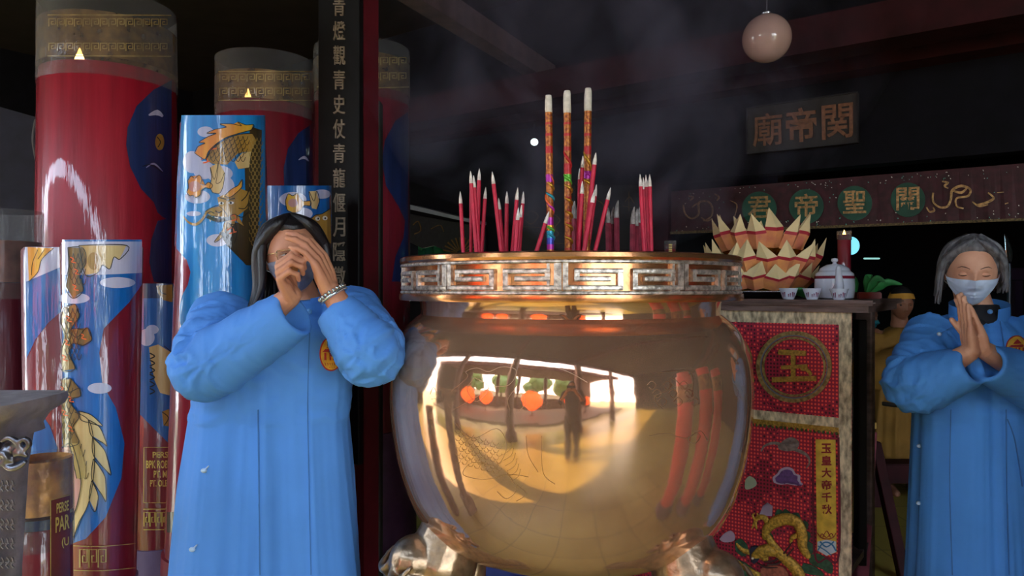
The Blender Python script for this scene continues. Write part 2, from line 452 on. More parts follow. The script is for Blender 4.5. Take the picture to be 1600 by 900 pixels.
H = RZ1 - RZ0
band_bar(bm, 0, 2 * PI, RZ0, RZ0 + .11 * H, r1=.495); band_bar(bm, 0, 2 * PI, RZ1 - .11 * H, RZ1, r1=.495)
unit, gap = math.radians(15.6), math.radians(4.8)
def key(t0, flip):
    w = .15 * H
    pts = [(0, 1), (0, .0), (.96, .0), (.96, .70), (.2, .70), (.2, .38), (.74, .38)]
    za, zb = RZ0 + .2 * H, RZ1 - .13 * H
    def m(u, v): return t0 + unit * ((1 - u) if flip else u), za + (zb - za) * v
    hw = w / .49 / 2
    for (u0, v0), (u1, v1) in zip(pts, pts[1:]):
        a, b = m(u0, v0), m(u1, v1)
        if abs(v0 - v1) < .01: band_bar(bm, min(a[0], b[0]) - hw, max(a[0], b[0]) + hw, a[1] - w / 2, a[1] + w / 2)
        else: band_bar(bm, a[0] - hw, a[0] + hw, min(a[1], b[1]) - w / 2, max(a[1], b[1]) + w / 2, r1=.4925)
pair = 2 * PI / 10
for k in range(10):
    t = k * pair - math.radians(9.0)
    key(t + gap * .8, False); key(t + gap * .8 + unit + math.radians(3.0), True)
    for j in (0, 1):
        band_bar(bm, t - .022 + j * .034, t - .008 + j * .034, RZ0 + .08 * H, RZ1 - .08 * H, r1=.492)
obj('key_pattern_relief', bm, silverb, cens)
# fine engraved dragon and cloud lines on the bowl
pj = on_mesh(body)
bm = bmesh.new()
def z7(x, y): return (580 + x * .375, 380 + y * .375)
def z8(x, y): return (580 + x * .378, 560 + y * .378)
for pts in ([(330, 620), (400, 560), (395, 535), (440, 520), (490, 535), (545, 515), (605, 530), (575, 590), (500, 600), (440, 640), (350, 690)],
            [(430, 560), (490, 600), (440, 660), (400, 610), (430, 560)], [(575, 690), (570, 650), (600, 610), (600, 640), (630, 625), (640, 670), (615, 700)],
            [(245, 630), (260, 600), (275, 640), (250, 650)], [(1210, 690), (1180, 640), (1240, 610), (1250, 560), (1300, 600), (1340, 640)], [(1200, 540), (1330, 535), (1335, 640)], [(780, 520), (840, 545), (900, 580)]):
    stroke2d(bm, [z7(*p) for p in pts], .75)
for pts in ([(350, 270), (420, 330), (520, 290), (560, 360), (520, 440), (420, 430), (380, 480), (470, 500), (570, 480), (650, 490)], [(560, 470), (600, 540), (560, 580), (520, 550)],
            [(600, 520), (640, 560), (600, 590)], [(1150, 320), (1220, 310), (1300, 330), (1360, 300), (1390, 340)], [(1320, 320), (1310, 340), (1340, 350), (1360, 320), (1330, 300)], [(640, 320), (650, 400), (690, 470)], [(705, 320), (710, 470), (760, 520)]):
    stroke2d(bm, [z8(*p) for p in pts], .75)
rr = random.Random(3)
for i in range(7):
    for j in range(9):
        x, y = z8(360 + i * 26 + (j % 2) * 13, 300 + j * 15 + i * 8)
        stroke2d(bm, [(x - 4, y), (x - 2.5, y + 3.5), (x + 2.5, y + 3.5), (x + 4, y)], .6)
for i in range(6):
    x, y = z8(540 + i * 7, 400 + i * 22); stroke2d(bm, [(x, y), (x + 12, y - 8), (x + 16, y - 20)], .7)
for i in range(9):
    x, y = z8(1140 + i * 22, 110 + (i % 3) * 34); stroke2d(bm, [(x, y), (x + 7, y - 6), (x + 14, y), (x + 8, y + 7), (x + 3, y + 3)], .7)
lay('engraved_lines', bm, pj, engr, body, .0007, cut=6)
# legs: lion-faced, bulging knees
def lion_leg(ang, name='leg'):
    d = Vector((math.cos(ang), math.sin(ang), 0)); s = Vector((-d.y, d.x, 0)); c = Vector((CX, CY, 0))
    def L(o, t, z): return c + d * o + s * t + Vector((0, 0, z))
    bm = bmesh.new()
    tube(bm, [L(.36, 0, .80), L(.40, 0, .70), L(.43, 0, .55), L(.41, 0, .35), L(.40, 0, .12), L(.41, 0, .03)], [.085, .10, .09, .065, .06, .085], 16)
    ball(bm, L(.475, 0, .715), (.072, .072, .068))                      # brow dome
    for t in (-1, 1):
        ball(bm, L(.50, t * .055, .655), (.04, .04, .045))              # cheeks
        tube(bm, catmull([L(.535, t * .012, .72), L(.55, t * .035, .69), L(.545, t * .07, .695), L(.51, t * .085, .73)]), [.008, .013, .011, .006], 8)   # eyebrow scroll
        tube(bm, catmull([L(.545, t * .01, .63), L(.555, t * .04, .618), L(.545, t * .075, .635), L(.52, t * .09, .66)]), [.010, .012, .011, .007], 8)  # upper lip
        tube(bm, catmull([L(.535, t * .09, .60), L(.545, t * .06, .575), L(.55, t * .03, .59), L(.545, t * .035, .61)]), [.011, .012, .010, .007], 8)   # whisker curl
        tube(bm, catmull([L(.51, t * .095, .62), L(.50, t * .10, .57), L(.515, t * .07, .535), L(.53, t * .04, .54)]), [.012, .014, .012, .008], 8)
        ball(bm, L(.535, t * .035, .668), (.014, .014, .012))
    ball(bm, L(.55, 0, .645), (.024, .022, .022)); ball(bm, L(.53, 0, .56), (.04, .045, .035))
    me = remesh(bm, .006, 2)
    o = link(name, me, mat('aged_bronze_leg', '#a08468', .3, .8, var=.4, scale=30, bump=.2, bscale=40), cens, True)
    o['label'] = 'cast bronze lion-faced leg'
    return o
for a in (205, -42, 80): lion_leg(math.radians(a))
bm = bmesh.new(); tube(bm, [(CX - .27, CY - .10, .85), (CX - .29, CY - .10, .4), (CX - .29, CY - .10, .02)], [.035, .04, .045], 12); obj('inner_post', bm, mat('aged_bronze_leg', '#000000'), cens, True)
bm = bmesh.new(); lathe(bm, [(.448, RZ1 - .03), (.3, RZ1 - .022), (.1, RZ1 - .015), (.01, RZ1 - .015)], (CX, CY), 64, False, True, wob=None)
for v in bm.verts: v.co.z += noise.noise(v.co * 14) * .006
ashbed = obj('ash_bed', bm, mat('incense_ash', '#77716c', .95, var=.3, scale=40, bump=.4), cens, True); ashbed['kind'] = 'stuff'

# ------------------------------------------------------------------ incense sticks
stick_red = mat('red_incense', '#c81c3e', .55, var=.2, scale=30)
stick_old = mat('faded_red_incense', '#933042', .6, var=.35, scale=40)
ash_tip = mat('white_ash', '#ece4dc', .9, var=.2, scale=80)
rimz = RZ1 + .02
def stick(px0, py0, px1, Y, rpx, label, group, kind='thin'):
    'tip at (px0,py0), crossing the rim line at px1'
    tip = W(px0, py0, Y); base = W(px1, 400, Y); d = (base - tip).normalized()
    base = base + d * (base.z - (rimz - .065)) / max(.3, -d.z)
    t = thing('incense_stick', label, 'incense stick', base, group)
    r = rpx * Y / F; ax = -d; L = (tip - base).length
    bm = bmesh.new()
    if kind == 'thin':
        tube(bm, [base, base + ax * (L - .034)], r, 10, False); obj('stem', bm, stick_red, t, True, sharp=50)
        bm = bmesh.new(); tube(bm, [base + ax * (L - .034), base + ax * (L - .02), base + ax * (L - .006), tip], [r * .97, r * .8, r * .35, r * .1], 8, False); obj('ash_tip', bm, ash_tip, t, True)
    else:
        tube(bm, [base, base + ax * (L - .055)], r, 4, False); obj('stem', bm, stick_old, t)
        bm = bmesh.new(); j = random.uniform(-.006, .006)
        tube(bm, [base + ax * (L - .055), base + ax * (L - .04), base + ax * (L - .018) + Vector((j * .4, 0, 0)), tip + Vector((j, 0, 0))], [r * 1.0, r * .95, r * .7, r * .15], 6, False); obj('ash_tip', bm, mat('grey_ash', '#a59c98', .95, var=.4, scale=60), t, True)
G = 'red incense sticks in the censer'
ST = [  # tip, rim crossing, depth, half width, label
 (719, 299, 724, 2.05, 3.0, 'thin red incense stick standing alone at the column end of the row'),
 (735, 267, 745, 2.0, 3.2, 'tall thin red stick in the front of the first bunch, tip beside its twin'),
 (740, 274, 749, 2.05, 3.0, 'thin red stick just behind the tallest of the first bunch, slightly shorter'),
 (749, 263, 746, 2.1, 3.0, 'tallest thin red stick of the first bunch, upright'),
 (759, 292, 752, 2.1, 3.0, 'thin red stick of the first bunch leaning towards the middle'),
 (736, 272, 736, 2.15, 2.6, 'thin red stick at the back of the first bunch, mostly hidden'),
 (769, 268, 784, 2.0, 3.2, 'tall red stick leaning away from the middle, in the second bunch'),
 (779, 309, 787, 2.1, 3.0, 'short red stick tucked behind the leaning tall one of the second bunch'),
 (792, 299, 791, 2.05, 3.2, 'upright red stick at the end of the second bunch'),
 (809, 293, 800, 2.0, 3.2, 'tallest red stick of the third bunch before the tall dragon sticks'),
 (810, 324, 805, 1.95, 3.0, 'shortest red stick of the third bunch, in front'),
 (818, 299, 811, 2.05, 3.0, 'red stick leaning outward at the edge of the third bunch'),
 (815, 320, 808, 1.98, 3.0, 'second shortest red stick of the third bunch'),
 (858, 330, 836, 1.95, 3.4, 'single short red stick leaning sharply against the first dragon stick'),
 (911, 243, 902, 2.05, 3.2, 'tall red stick between the second and third dragon sticks'),
 (906, 262, 903, 2.1, 3.0, 'red stick partly hidden behind the middle bunch, second highest there'),
 (910, 283, 904, 1.98, 3.4, 'upright front red stick in the middle bunch'),
 (931, 238, 912, 2.0, 3.6, 'tallest red stick of the middle bunch, leaning over the third dragon stick'),
 (932, 288, 917, 2.1, 3.2, 'red stick behind in the middle bunch with a bent pale tip'),
 (929, 297, 911, 1.95, 3.6, 'red stick in front of the middle bunch leaning clearly'),
 (954, 293, 928, 1.97, 3.4, 'long red stick slanting away from the middle bunch on its own'),
 (1000, 272, 1007, 2.0, 3.2, 'tall red stick at the near edge of the last bunch'),
 (1005, 277, 1010, 2.08, 2.8, 'red stick half hidden at the back of the last bunch'),
 (1009, 273, 1014, 2.03, 3.0, 'tall red stick in the middle of the last bunch'),
 (1015, 272, 1018, 2.0, 3.2, 'tall red stick at the outer edge of the last bunch'),
]
for a in ST: stick(a[0], a[1], a[2], a[3], a[4], a[5], G)
G2 = 'burnt square incense sticks with grey ash'
for x, y, x1, Yd, r, l in ((896, 314, 898, 2.3, 4.2, 'burnt square stick with grey ash behind the second dragon stick'), (903, 320, 904, 2.32, 3.6, 'burnt square stick with ash peeping beside the middle bunch'),
    (950, 321, 951, 2.3, 4.4, 'burnt square stick, first of the three grey-tipped ones'), (957, 323, 957, 2.32, 4.0, 'burnt square stick, second of the three grey-tipped ones'), (963, 313, 964, 2.3, 4.2, 'burnt square stick with the thin tall ash, third of the three'),
    (989, 323, 988, 2.3, 4.2, 'burnt square stick with broad ash, first of the last group'), (994, 326, 994, 2.32, 4.2, 'burnt square stick with curved ash in the last group'), (999, 321, 999, 2.34, 4.2, 'burnt square stick behind the tall last bunch')):
    stick(x, y, x1, Yd, r, l, G2, 'old')
# three tall printed dragon sticks
foil = mat('orange_gold_foil', '#b5702a', .4, .35, var=.5, scale=140, hex2='#7d2f18', bump=.3, bscale=160, bdist=.003)
redp = mat('red_paper_band', '#b81c22', .5)
goldf = mat('gold_foil_print', '#d9a53c', .3, .7, var=.35, scale=120, bump=.3, bscale=150, bdist=.003)
magenta = mat('magenta_foil', '#b0259a', .35, .3); cyanf = mat('cyan_foil', '#2f9fb8', .35, .3); greenf = mat('green_foil', '#63b53a', .4, .3); orangef = mat('orange_foil', '#e0602a', .4, .2); bluef = mat('blue_foil', '#3f4fb8', .35, .3)
def dragon_stick(px0, py0, px1, Y, hw, label, ashlen, bands, dragon):
    tip = W(px0, py0, Y); base = W(px1, 400, Y); ax = (tip - base).normalized(); base -= ax * .068
    L = (tip - base).length; r = hw * Y / F
    t = thing('dragon_incense_stick', label, 'incense stick', base, 'tall dragon incense sticks')
    aL_ = ashlen * Y / F
    def at(py): return base + ax * ((W(px0, py, Y) - base).dot(ax))
    bm = bmesh.new(); tube(bm, [base, base + ax * (L - aL_)], r, 20, False); obj('stem', bm, foil, t, True, sharp=50)
    bm = bmesh.new(); tube(bm, [base + ax * (L - aL_), base + ax * (L - aL_ * .8), base + ax * (L - aL_ * .3), base + ax * (L - .008), tip], [r * 1.02, r * 1.05, r * 1.0, r * .95, r * .8], 14, False)
    for v in bm.verts: v.co += Vector((noise.noise(v.co * 120), noise.noise(v.co * 120 + Vector((5, 5, 5))), 0)) * .0012
    obj('ash_tip', bm, mat('cream_ash', '#ddd3c6', .9, var=.15, scale=70), t, True)
    for y0, y1, m in bands:
        bm = bmesh.new(); tube(bm, [at(y0), at(y1)], r * 1.03, 20, False); obj('paper_band', bm, m, t, True, sharp=50)
    for col, y0, y1, ph, turns in dragon:
        bm = bmesh.new(); P = []
        for k in range(25):
            u = k / 24; a = ph + turns * 2 * PI * u; side = Vector((1, 0, 0)); P.append(at(y0 + (y1 - y0) * u) + (side * math.cos(a) + Vector((0, 1, 0)) * math.sin(a)) * r * 1.02)
        tube(bm, P, [r * .12, r * .42, r * .42, r * .15], 8); obj('dragon_relief', bm, col, t, True)
rb = [(192, 195, redp), (209, 213, redp)]
dragon_stick(857, 149, 860, 1.98, 5.6, 'tall dragon incense stick with a rainbow twist, on the column side', 27, rb + [(229, 240, redp), (273, 285, magenta), (340, 352, magenta), (352, 360, goldf), (361, 372, cyanf), (372, 382, bluef), (382, 390, magenta)],
    [(goldf, 240, 275, .3, .4), (orangef, 273, 335, 1.5 * PI, 1.3), (cyanf, 300, 318, PI, .8), (magenta, 318, 338, PI * 1.2, .7), (goldf, 285, 300, PI * 1.3, .5), (greenf, 352, 364, PI, .6), (cyanf, 362, 380, PI, .9)])
dragon_stick(886, 142, 888, 2.05, 5.8, 'middle tall dragon incense stick, gold with red rings', 35, rb + [(230, 236, redp), (256, 272, redp), (273, 284, greenf)] + [(308 + 20 * k, 310.5 + 20 * k, redp) for k in range(5)],
    [(redp, 236, 262, PI, .5), (greenf, 272, 288, PI, .5)] + [(goldf, 288 + 20 * k, 306 + 20 * k, PI * 1.1, .8) for k in range(5)])
dragon_stick(919, 138, 916, 2.08, 5.8, 'tallest dragon incense stick, behind the leaning red sticks', 36, rb + [(229, 242, redp), (268, 280, magenta)], [(goldf, 236, 266, PI, .5), (magenta, 266, 284, PI, .8), (goldf, 278, 292, PI, .5)])
# ------------------------------------------------------------------ giant wrapped dragon candles
def wrapmat(name, h, h2=None):
    return mat(name, h, .38, var=.22, scale=3.5, stretch=(6, 6, .5), bump=.35, bscale=4, coat=1.0, hex2=h2, bdist=.010, croughn=.03)
wax_red = wrapmat('red_wax_under_film', '#a3172c')
wax_dark = wrapmat('deep_red_wax_under_film', '#7c1626')
print_blue = wrapmat('blue_print', '#1468b4', '#0f4f95')
print_bright = wrapmat('bright_blue_print', '#1f8ed6', '#1673c0')
print_navy = wrapmat('navy_print', '#1b2f63', '#16264f')
cloudm = wrapmat('cloud_print', '#c6c1d6', '#a2a4c6')
ochre = wrapmat('ochre_print', '#b58a3c', '#8a6428')
yellowm = wrapmat('yellow_mane_print', '#e3b23a', '#d07a28')
cream = wrapmat('cream_print', '#d9bd86', '#c39a60')
scale_d = wrapmat('dark_scale_print', '#4a3a1e', '#2a2416')
pinkm = wrapmat('pink_print', '#c9908a', '#b5766c')
ink = wrapmat('ink_outline', '#1a1512')
white_p = wrapmat('white_print', '#e6e2dc')
gold_p = wrapmat('gold_print', '#b99a58', '#8b6f3a')
base_m = mat('candle_base_paint', '#5b3a55', .5, var=.3)
def film():
    if 'clear_film' in MATS: return MATS['clear_film']
    m = bpy.data.materials.new('clear_film'); MATS['clear_film'] = m; m.use_nodes = True
    nt = m.node_tree; nt.nodes.clear(); o = nt.nodes.new('ShaderNodeOutputMaterial'); mx = nt.nodes.new('ShaderNodeMixShader')
    tr = nt.nodes.new('ShaderNodeBsdfTransparent'); tr.inputs[0].default_value = (.92, .93, .93, 1)
    b = nt.nodes.new('ShaderNodeBsdfPrincipled'); b.inputs['Base Color'].default_value = (.30, .29, .29, 1); b.inputs['Roughness'].default_value = .07
    lw = nt.nodes.new('ShaderNodeLayerWeight'); lw.inputs[0].default_value = .35
    t = nt.nodes.new('ShaderNodeTexCoord'); mp = nt.nodes.new('ShaderNodeMapping'); mp.inputs['Scale'].default_value = (8, 8, .6); nz = nt.nodes.new('ShaderNodeTexNoise'); nz.inputs['Scale'].default_value = 5
    bp = nt.nodes.new('ShaderNodeBump'); bp.inputs['Strength'].default_value = .5; bp.inputs['Distance'].default_value = .012
    nt.links.new(t.outputs['Object'], mp.inputs[0]); nt.links.new(mp.outputs[0], nz.inputs[0]); nt.links.new(nz.outputs[0], bp.inputs['Height']); nt.links.new(bp.outputs[0], b.inputs['Normal'])
    mr = nt.nodes.new('ShaderNodeMapRange'); mr.inputs['To Min'].default_value = .13; mr.inputs['To Max'].default_value = .7
    nt.links.new(lw.outputs['Facing'], mr.inputs[0]); nt.links.new(mr.outputs[0], mx.inputs[0])
    nt.links.new(tr.outputs[0], mx.inputs[1]); nt.links.new(b.outputs[0], mx.inputs[2]); nt.links.new(mx.outputs[0], o.inputs[0])
    return m
band_gold = mat('gold_band_foil', '#96703f', .36, .6, var=.5, scale=22, bump=.2, bscale=90, bdist=.004, hex2='#6d5034')
band_gold.node_tree.nodes['Principled BSDF'].inputs['Alpha'].default_value = .74
LBL = 'giant candles wrapped in clear film'
def candle(label, cx, hw0, py0, hw1, py1, Y, wax_py, m, basem=None, film_over=True, group=LBL, floor_base=True):
    'hw0 at py0 (top of the film), hw1 at py1; the red wax starts at wax_py'
    x, y = (cx - 800) / F * Y, Y
    r0, r1 = hw0 * Y / F, hw1 * Y / F
    z0, z1 = CZ - (py0 - 450) / F * (Y - r0 * .75), CZ - (py1 - 450) / F * Y
    def rf(z): return r0 + (r1 - r0) * (z0 - z) / (z0 - z1)
    zw = CZ - (wax_py - 450) / F * (Y - r0 * .75)
    t = thing('giant_candle', label, 'candle', (x, y, 0), group)
    zb = max(.14, z1 - .02)
    bm = bmesh.new()
    lathe(bm, [(rf(zb), zb), (rf(zw), zw - .012), (rf(zw) - .006, zw), (rf(zw) * .8, zw), (rf(zw) * .5, zw - .01)], (x, y), 96)
    o = obj('wax_body', bm, m, t, True, sharp=40)
    if film_over and z0 > zw + .01:
        bm = bmesh.new(); n = 7
        lathe(bm, [(rf(zw - .06 + (z0 - zw + .06) * k / n) + .004, zw - .06 + (z0 - zw + .06) * k / n) for k in range(n + 1)], (x, y), 96, False, False,
              wob=lambda a, z: .0018 * noise.noise(Vector((math.cos(a) * 5, math.sin(a) * 5, z * 4))))
        obj('film_sleeve', bm, film(), t, True)
    bm = bmesh.new(); lathe(bm, [(rf(zb) * 1.12, 0), (rf(zb) * 1.12, zb * .55), (rf(zb) * 1.07, zb * .7), (rf(zb) * 1.05, zb), (rf(zb) * .9, zb + .005)], (x, y), 48)
    obj('base', bm, basem or base_m, t, True, sharp=35)
    pj = on_cyl(x, y, rf)
    return t, o, pj, rf, x, y
def band(t, x, y, rf, Y, pa, pb, m, off=.003, name='gold_band'):
    Yc = Y - rf(CZ) * .75; za, zb = CZ - (pa - 450) / F * Yc, CZ - (pb - 450) / F * Yc
    bm = bmesh.new(); lathe(bm, [(rf(za) + off, za), (rf(zb) + off, zb)], (x, y), 96, False, False); return obj(name, bm, m, t, True)
def keyrow(bm, x0, x1, y0, y1, n, w):
    'a printed row of square spirals'
    s = (x1 - x0) / n; h = y1 - y0
    for k in range(n):
        a = x0 + k * s
        stroke2d(bm, [(a, y1), (a, y0), (a + s * .8, y0), (a + s * .8, y0 + h * .7), (a + s * .3, y0 + h * .7), (a + s * .3, y0 + h * .35), (a + s * .55, y0 + h * .35)], w, False)
def prt(t_o, pj, items, cut=5):
    off = .0012
    for m, polys, strokes in items:
        nm = m.name.replace('_print', '').replace('_under_film', '') + '_print'
        solo = m is not ink and len(polys) > 1
        for grp in ([[p] for p in polys] if solo else [polys]):
            bm = bmesh.new()
            for p in grp: poly2d(bm, p)
            if grp is polys or grp[0] is polys[-1]:
                for p, w in strokes: stroke2d(bm, p, w)
            if bm.faces: lay(nm, bm, pj, m, t_o, off, cut=cut); off += .00015
            else: bm.free()
        off += .0003
def warmflame(t, c, s=1.0):
    bm = bmesh.new(); lathe(bm, [(.002 * s, c.z), (.010 * s, c.z + .008 * s), (.011 * s, c.z + .016 * s), (.006 * s, c.z + .03 * s), (.001 * s, c.z + .045 * s)], (c.x, c.y), 12)
    obj('flame', bm, mat('flame', '#ffb347', .5, emis='#ffb55a', estr=14.0), t, True)
# --- the big red ones at the back
t, o, pj, rf, x, y = candle('tallest giant red candle with a navy swirl and lit wick, behind the rest', 171, 95, -12, 103, 640, 3.4, 100, wax_red)
band(t, x, y, rf, 3.4, 22, 92, band_gold)
bm = bmesh.new(); keyrow(bm, 78, 262, 30, 42, 14, 1.6); keyrow(bm, 78, 262, 68, 80, 14, 1.6); stroke2d(bm, [(76, 24), (170, 24), (266, 24)], 1.5); stroke2d(bm, [(76, 88), (170, 88), (266, 88)], 1.5)
lay('key_print', bm, pj, gold_p, t, .005, cut=5)
warmflame(t, Vector((x - .02, y - .2, CZ - (101 - 450) / F * 3.19)), 1.7)
L = [(263, 128), (240, 140), (213, 166), (199, 200), (197, 226), (203, 260), (220, 295), (240, 316), (246, 332), (255, 340), (268, 345), (268, 125)]
prt(o, pj, [(print_navy, [L, [(246, 345), (236, 375), (233, 410), (240, 440), (268, 445), (268, 340)]], []), (cloudm, [], [([(232, 180), (245, 176), (254, 182)], [2, 9, 3]), ([(228, 262), (240, 256), (254, 268)], [1, 3, 1])]),
     (ochre, [ellipse(249, 222, 7, 13)], []), (ink, [], [([(245, 214), (250, 222), (246, 230)], 1.5), ([(222, 260), (236, 258), (254, 270)], 1.4)])])
t, o, pj, rf, x, y = candle('giant red candle with a navy disc and gold key band, beside the black board', 414, 72, 80, 75, 640, 3.5, 156, wax_dark)
band(t, x, y, rf, 3.5, 112, 158, band_gold)
bm = bmesh.new(); keyrow(bm, 345, 484, 116, 128, 10, 1.6); keyrow(bm, 345, 484, 138, 150, 10, 1.6); stroke2d(bm, [(343, 112), (414, 112), (486, 112)], 1.4); stroke2d(bm, [(343, 157), (414, 157), (486, 157)], 1.4)
lay('key_print', bm, pj, gold_p, t, .005, cut=5)
prt(o, pj, [(print_navy, [[(489, 192), (466, 208), (450, 232), (443, 262), (444, 300), (455, 330), (489, 350)]], []), (cloudm, [], [([(466, 250), (475, 246), (482, 252)], [1, 5, 1])])])
warmflame(t, Vector((x - .03, y - .14, CZ - (157 - 450) / F * 3.34)), 1.3)
t, o, pj, rf, x, y = candle('giant red candle with a wavy navy edge, half hidden by the black board', 566, 73, 62, 75, 660, 4.1, 136, wax_dark)
band(t, x, y, rf, 4.1, 84, 138, band_gold)
bm = bmesh.new(); keyrow(bm, 580, 636, 90, 102, 4, 1.6); keyrow(bm, 580, 636, 114, 126, 4, 1.6); stroke2d(bm, [(497, 136), (566, 138), (638, 136)], 1.6); lay('key_print', bm, pj, gold_p, t, .005, cut=5)
prt(o, pj, [(print_navy, [[(642, 172), (618, 188), (601, 220), (597, 252), (603, 290), (622, 322), (633, 345), (630, 372), (618, 400), (612, 440), (642, 440)]], [])])
# --- blue dragon candle beside the man
def d2(l): return [(280 + a * .2778, 170 + b * .2778) for a, b in l]
def f2(l): return [(a * .6107, 350 + b * .6107) for a, b in l]
t, o, pj, rf, x, y = candle('tall bright blue dragon candle standing just behind the man in the robe', 349, 62.5, 183, 84, 845, 2.6, 184, wax_red, mat('red_candle_base', '#a11c34', .45, var=.2))
bl = [(284, 180), (414, 180), (414, 330), (440, 600), (330, 600), (310, 562), (295, 540), (286, 520), (281, 500), (281, 480), (285, 462), (294, 445), (298, 425), (292, 406), (272, 384), (276, 300)]
def scales(bm, x0, y0, nx, ny, sx_, sy_, skew=0, w=.9):
    for i in range(nx):
        for j in range(ny):
            a, b = x0 + i * sx_ + (j % 2) * sx_ / 2 + j * skew, y0 + j * sy_
            stroke2d(bm, [(a - sx_ / 2, b), (a - sx_ * .3, b + sy_ * .8), (a, b + sy_ * 1.1), (a + sx_ * .3, b + sy_ * .8), (a + sx_ / 2, b)], w)
mane = d2([(95, 250), (112, 215), (150, 195), (118, 190), (165, 160), (210, 140), (160, 140), (205, 118), (265, 105), (230, 88), (300, 88), (345, 98), (325, 76), (370, 92), (410, 90), (400, 118), (330, 140), (260, 165), (210, 200), (170, 240), (150, 285), (118, 268)])
bodyp = d2([(155, 290), (178, 240), (220, 200), (270, 168), (340, 145), (405, 140), (430, 180), (400, 240), (330, 250), (270, 315), (190, 310)])
clawp = d2([(58, 405), (75, 380), (95, 392), (118, 375), (132, 395), (128, 425), (150, 430), (168, 415), (190, 430), (180, 450), (150, 445), (130, 460), (125, 485), (100, 500), (85, 488), (68, 490), (52, 470), (62, 445)])
flame = d2([(175, 440), (185, 390), (178, 330), (200, 400), (222, 300), (215, 380), (210, 420), (235, 410), (256, 360), (246, 440), (225, 478), (190, 470)])
head = d2([(150, 580), (180, 560), (225, 548), (215, 500), (250, 485), (300, 480), (345, 400), (345, 450), (300, 500), (350, 520), (390, 470), (380, 560), (330, 600), (360, 660), (300, 620), (270, 610), (180, 602)])
horn = d2([(255, 490), (290, 455), (330, 430), (350, 398), (348, 440), (310, 480), (280, 500)])
jaw = d2([(270, 640), (255, 700), (225, 740), (200, 748), (240, 690), (255, 640), (290, 600), (320, 600), (310, 650)])
darks = d2([(395, 100), (460, 120), (455, 300), (440, 700), (400, 880), (375, 880), (385, 700), (330, 740), (270, 770), (225, 700), (300, 640), (350, 640), (370, 520), (365, 300), (390, 220)])
prt(o, pj, [(print_bright, [bl], []),
    (cloudm, [d2(ellipse(75, 300, 52, 62)), d2(ellipse(140, 345, 60, 52)), d2(ellipse(225, 365, 75, 45)), d2(ellipse(105, 495, 70, 38)), d2(ellipse(260, 440, 50, 60)), d2(ellipse(150, 130, 45, 30)), d2(ellipse(215, 740, 60, 35)), d2(ellipse(85, 590, 40, 14))], []),
    (scale_d, [darks], []), (cream, [flame, d2([(310, 300), (350, 250), (400, 240), (390, 330), (330, 340)])], []), (ochre, [bodyp, head, jaw], [(d2([(30, 605), (60, 640), (100, 650), (135, 620), (160, 575)]), [1, 3, 4.5, 4, 3])]), (yellowm, [mane, clawp, horn], []),
    (pinkm, [d2(ellipse(92, 438, 34, 30))], []), (white_p, [d2(ellipse(236, 532, 15, 8)), d2(ellipse(290, 530, 15, 8)), d2([(165, 605), (178, 640), (190, 606)]), d2([(200, 606), (212, 640), (225, 606)]), d2([(235, 606), (245, 632), (255, 606)])], []),
    (ink, [d2(ellipse(238, 532, 6, 7)), d2(ellipse(288, 530, 6, 7))], [(mane + mane[:1], 1.0), (clawp + clawp[:1], 1.1), (flame + flame[:1], .8), (horn + horn[:1], 1.0), (head[:3] + head[-2:], 1.0), (jaw + jaw[:1], 1.0),
        (d2([(155, 290), (178, 240), (220, 200), (270, 168), (340, 145), (405, 140)]), 1.1), (d2([(160, 606), (220, 628), (290, 615)]), 5.5), (d2([(285, 640), (300, 690), (285, 750)]), 1.2), (d2([(310, 640), (322, 700), (306, 760)]), 1.2), (d2([(235, 700), (262, 720), (268, 772)]), [5, 7, 1]), (d2([(205, 575), (225, 585), (240, 575)]), 1.6), (d2([(160, 590), (180, 580), (200, 590)]), 1.3), (d2([(345, 520), (372, 490), (392, 440)]), 1.6), (d2([(330, 560), (365, 560), (388, 520)]), 1.4), (d2([(320, 600), (350, 610), (385, 580)]), 1.4), (d2([(225, 500), (262, 510)]), 1.6), (d2([(265, 515), (310, 505)]), 1.6)])])
bm = bmesh.new(); scales(bm, 330, 213, 8, 6, 7.5, 6.5, -1.5); lay('print', bm, pj, ink, o, .0042, cut=5)
bm = bmesh.new(); scales(bm, 391, 215, 3, 28, 6, 6, 0, .9); lay('print', bm, pj, gold_p, o, .0045, cut=5)
bm = bmesh.new()
for c_, r_ in (((330, 230), 9), ((322, 250), 7), ((365, 340), 8), ((362, 360), 7)): stroke2d(bm, [(c_[0] - r_, c_[1]), (c_[0], c_[1] - 4), (c_[0] + 3, c_[1] + 3), (c_[0] - 4, c_[1] + 5), (c_[0] + r_, c_[1] + 2)], 1.6)
lay('print', bm, pj, orangef, o, .0045, cut=5)
prt(o, pj, [(scale_d, [[(255, 800), (440, 800), (440, 832), (252, 832)]], []), (print_bright, [], [])][:1])
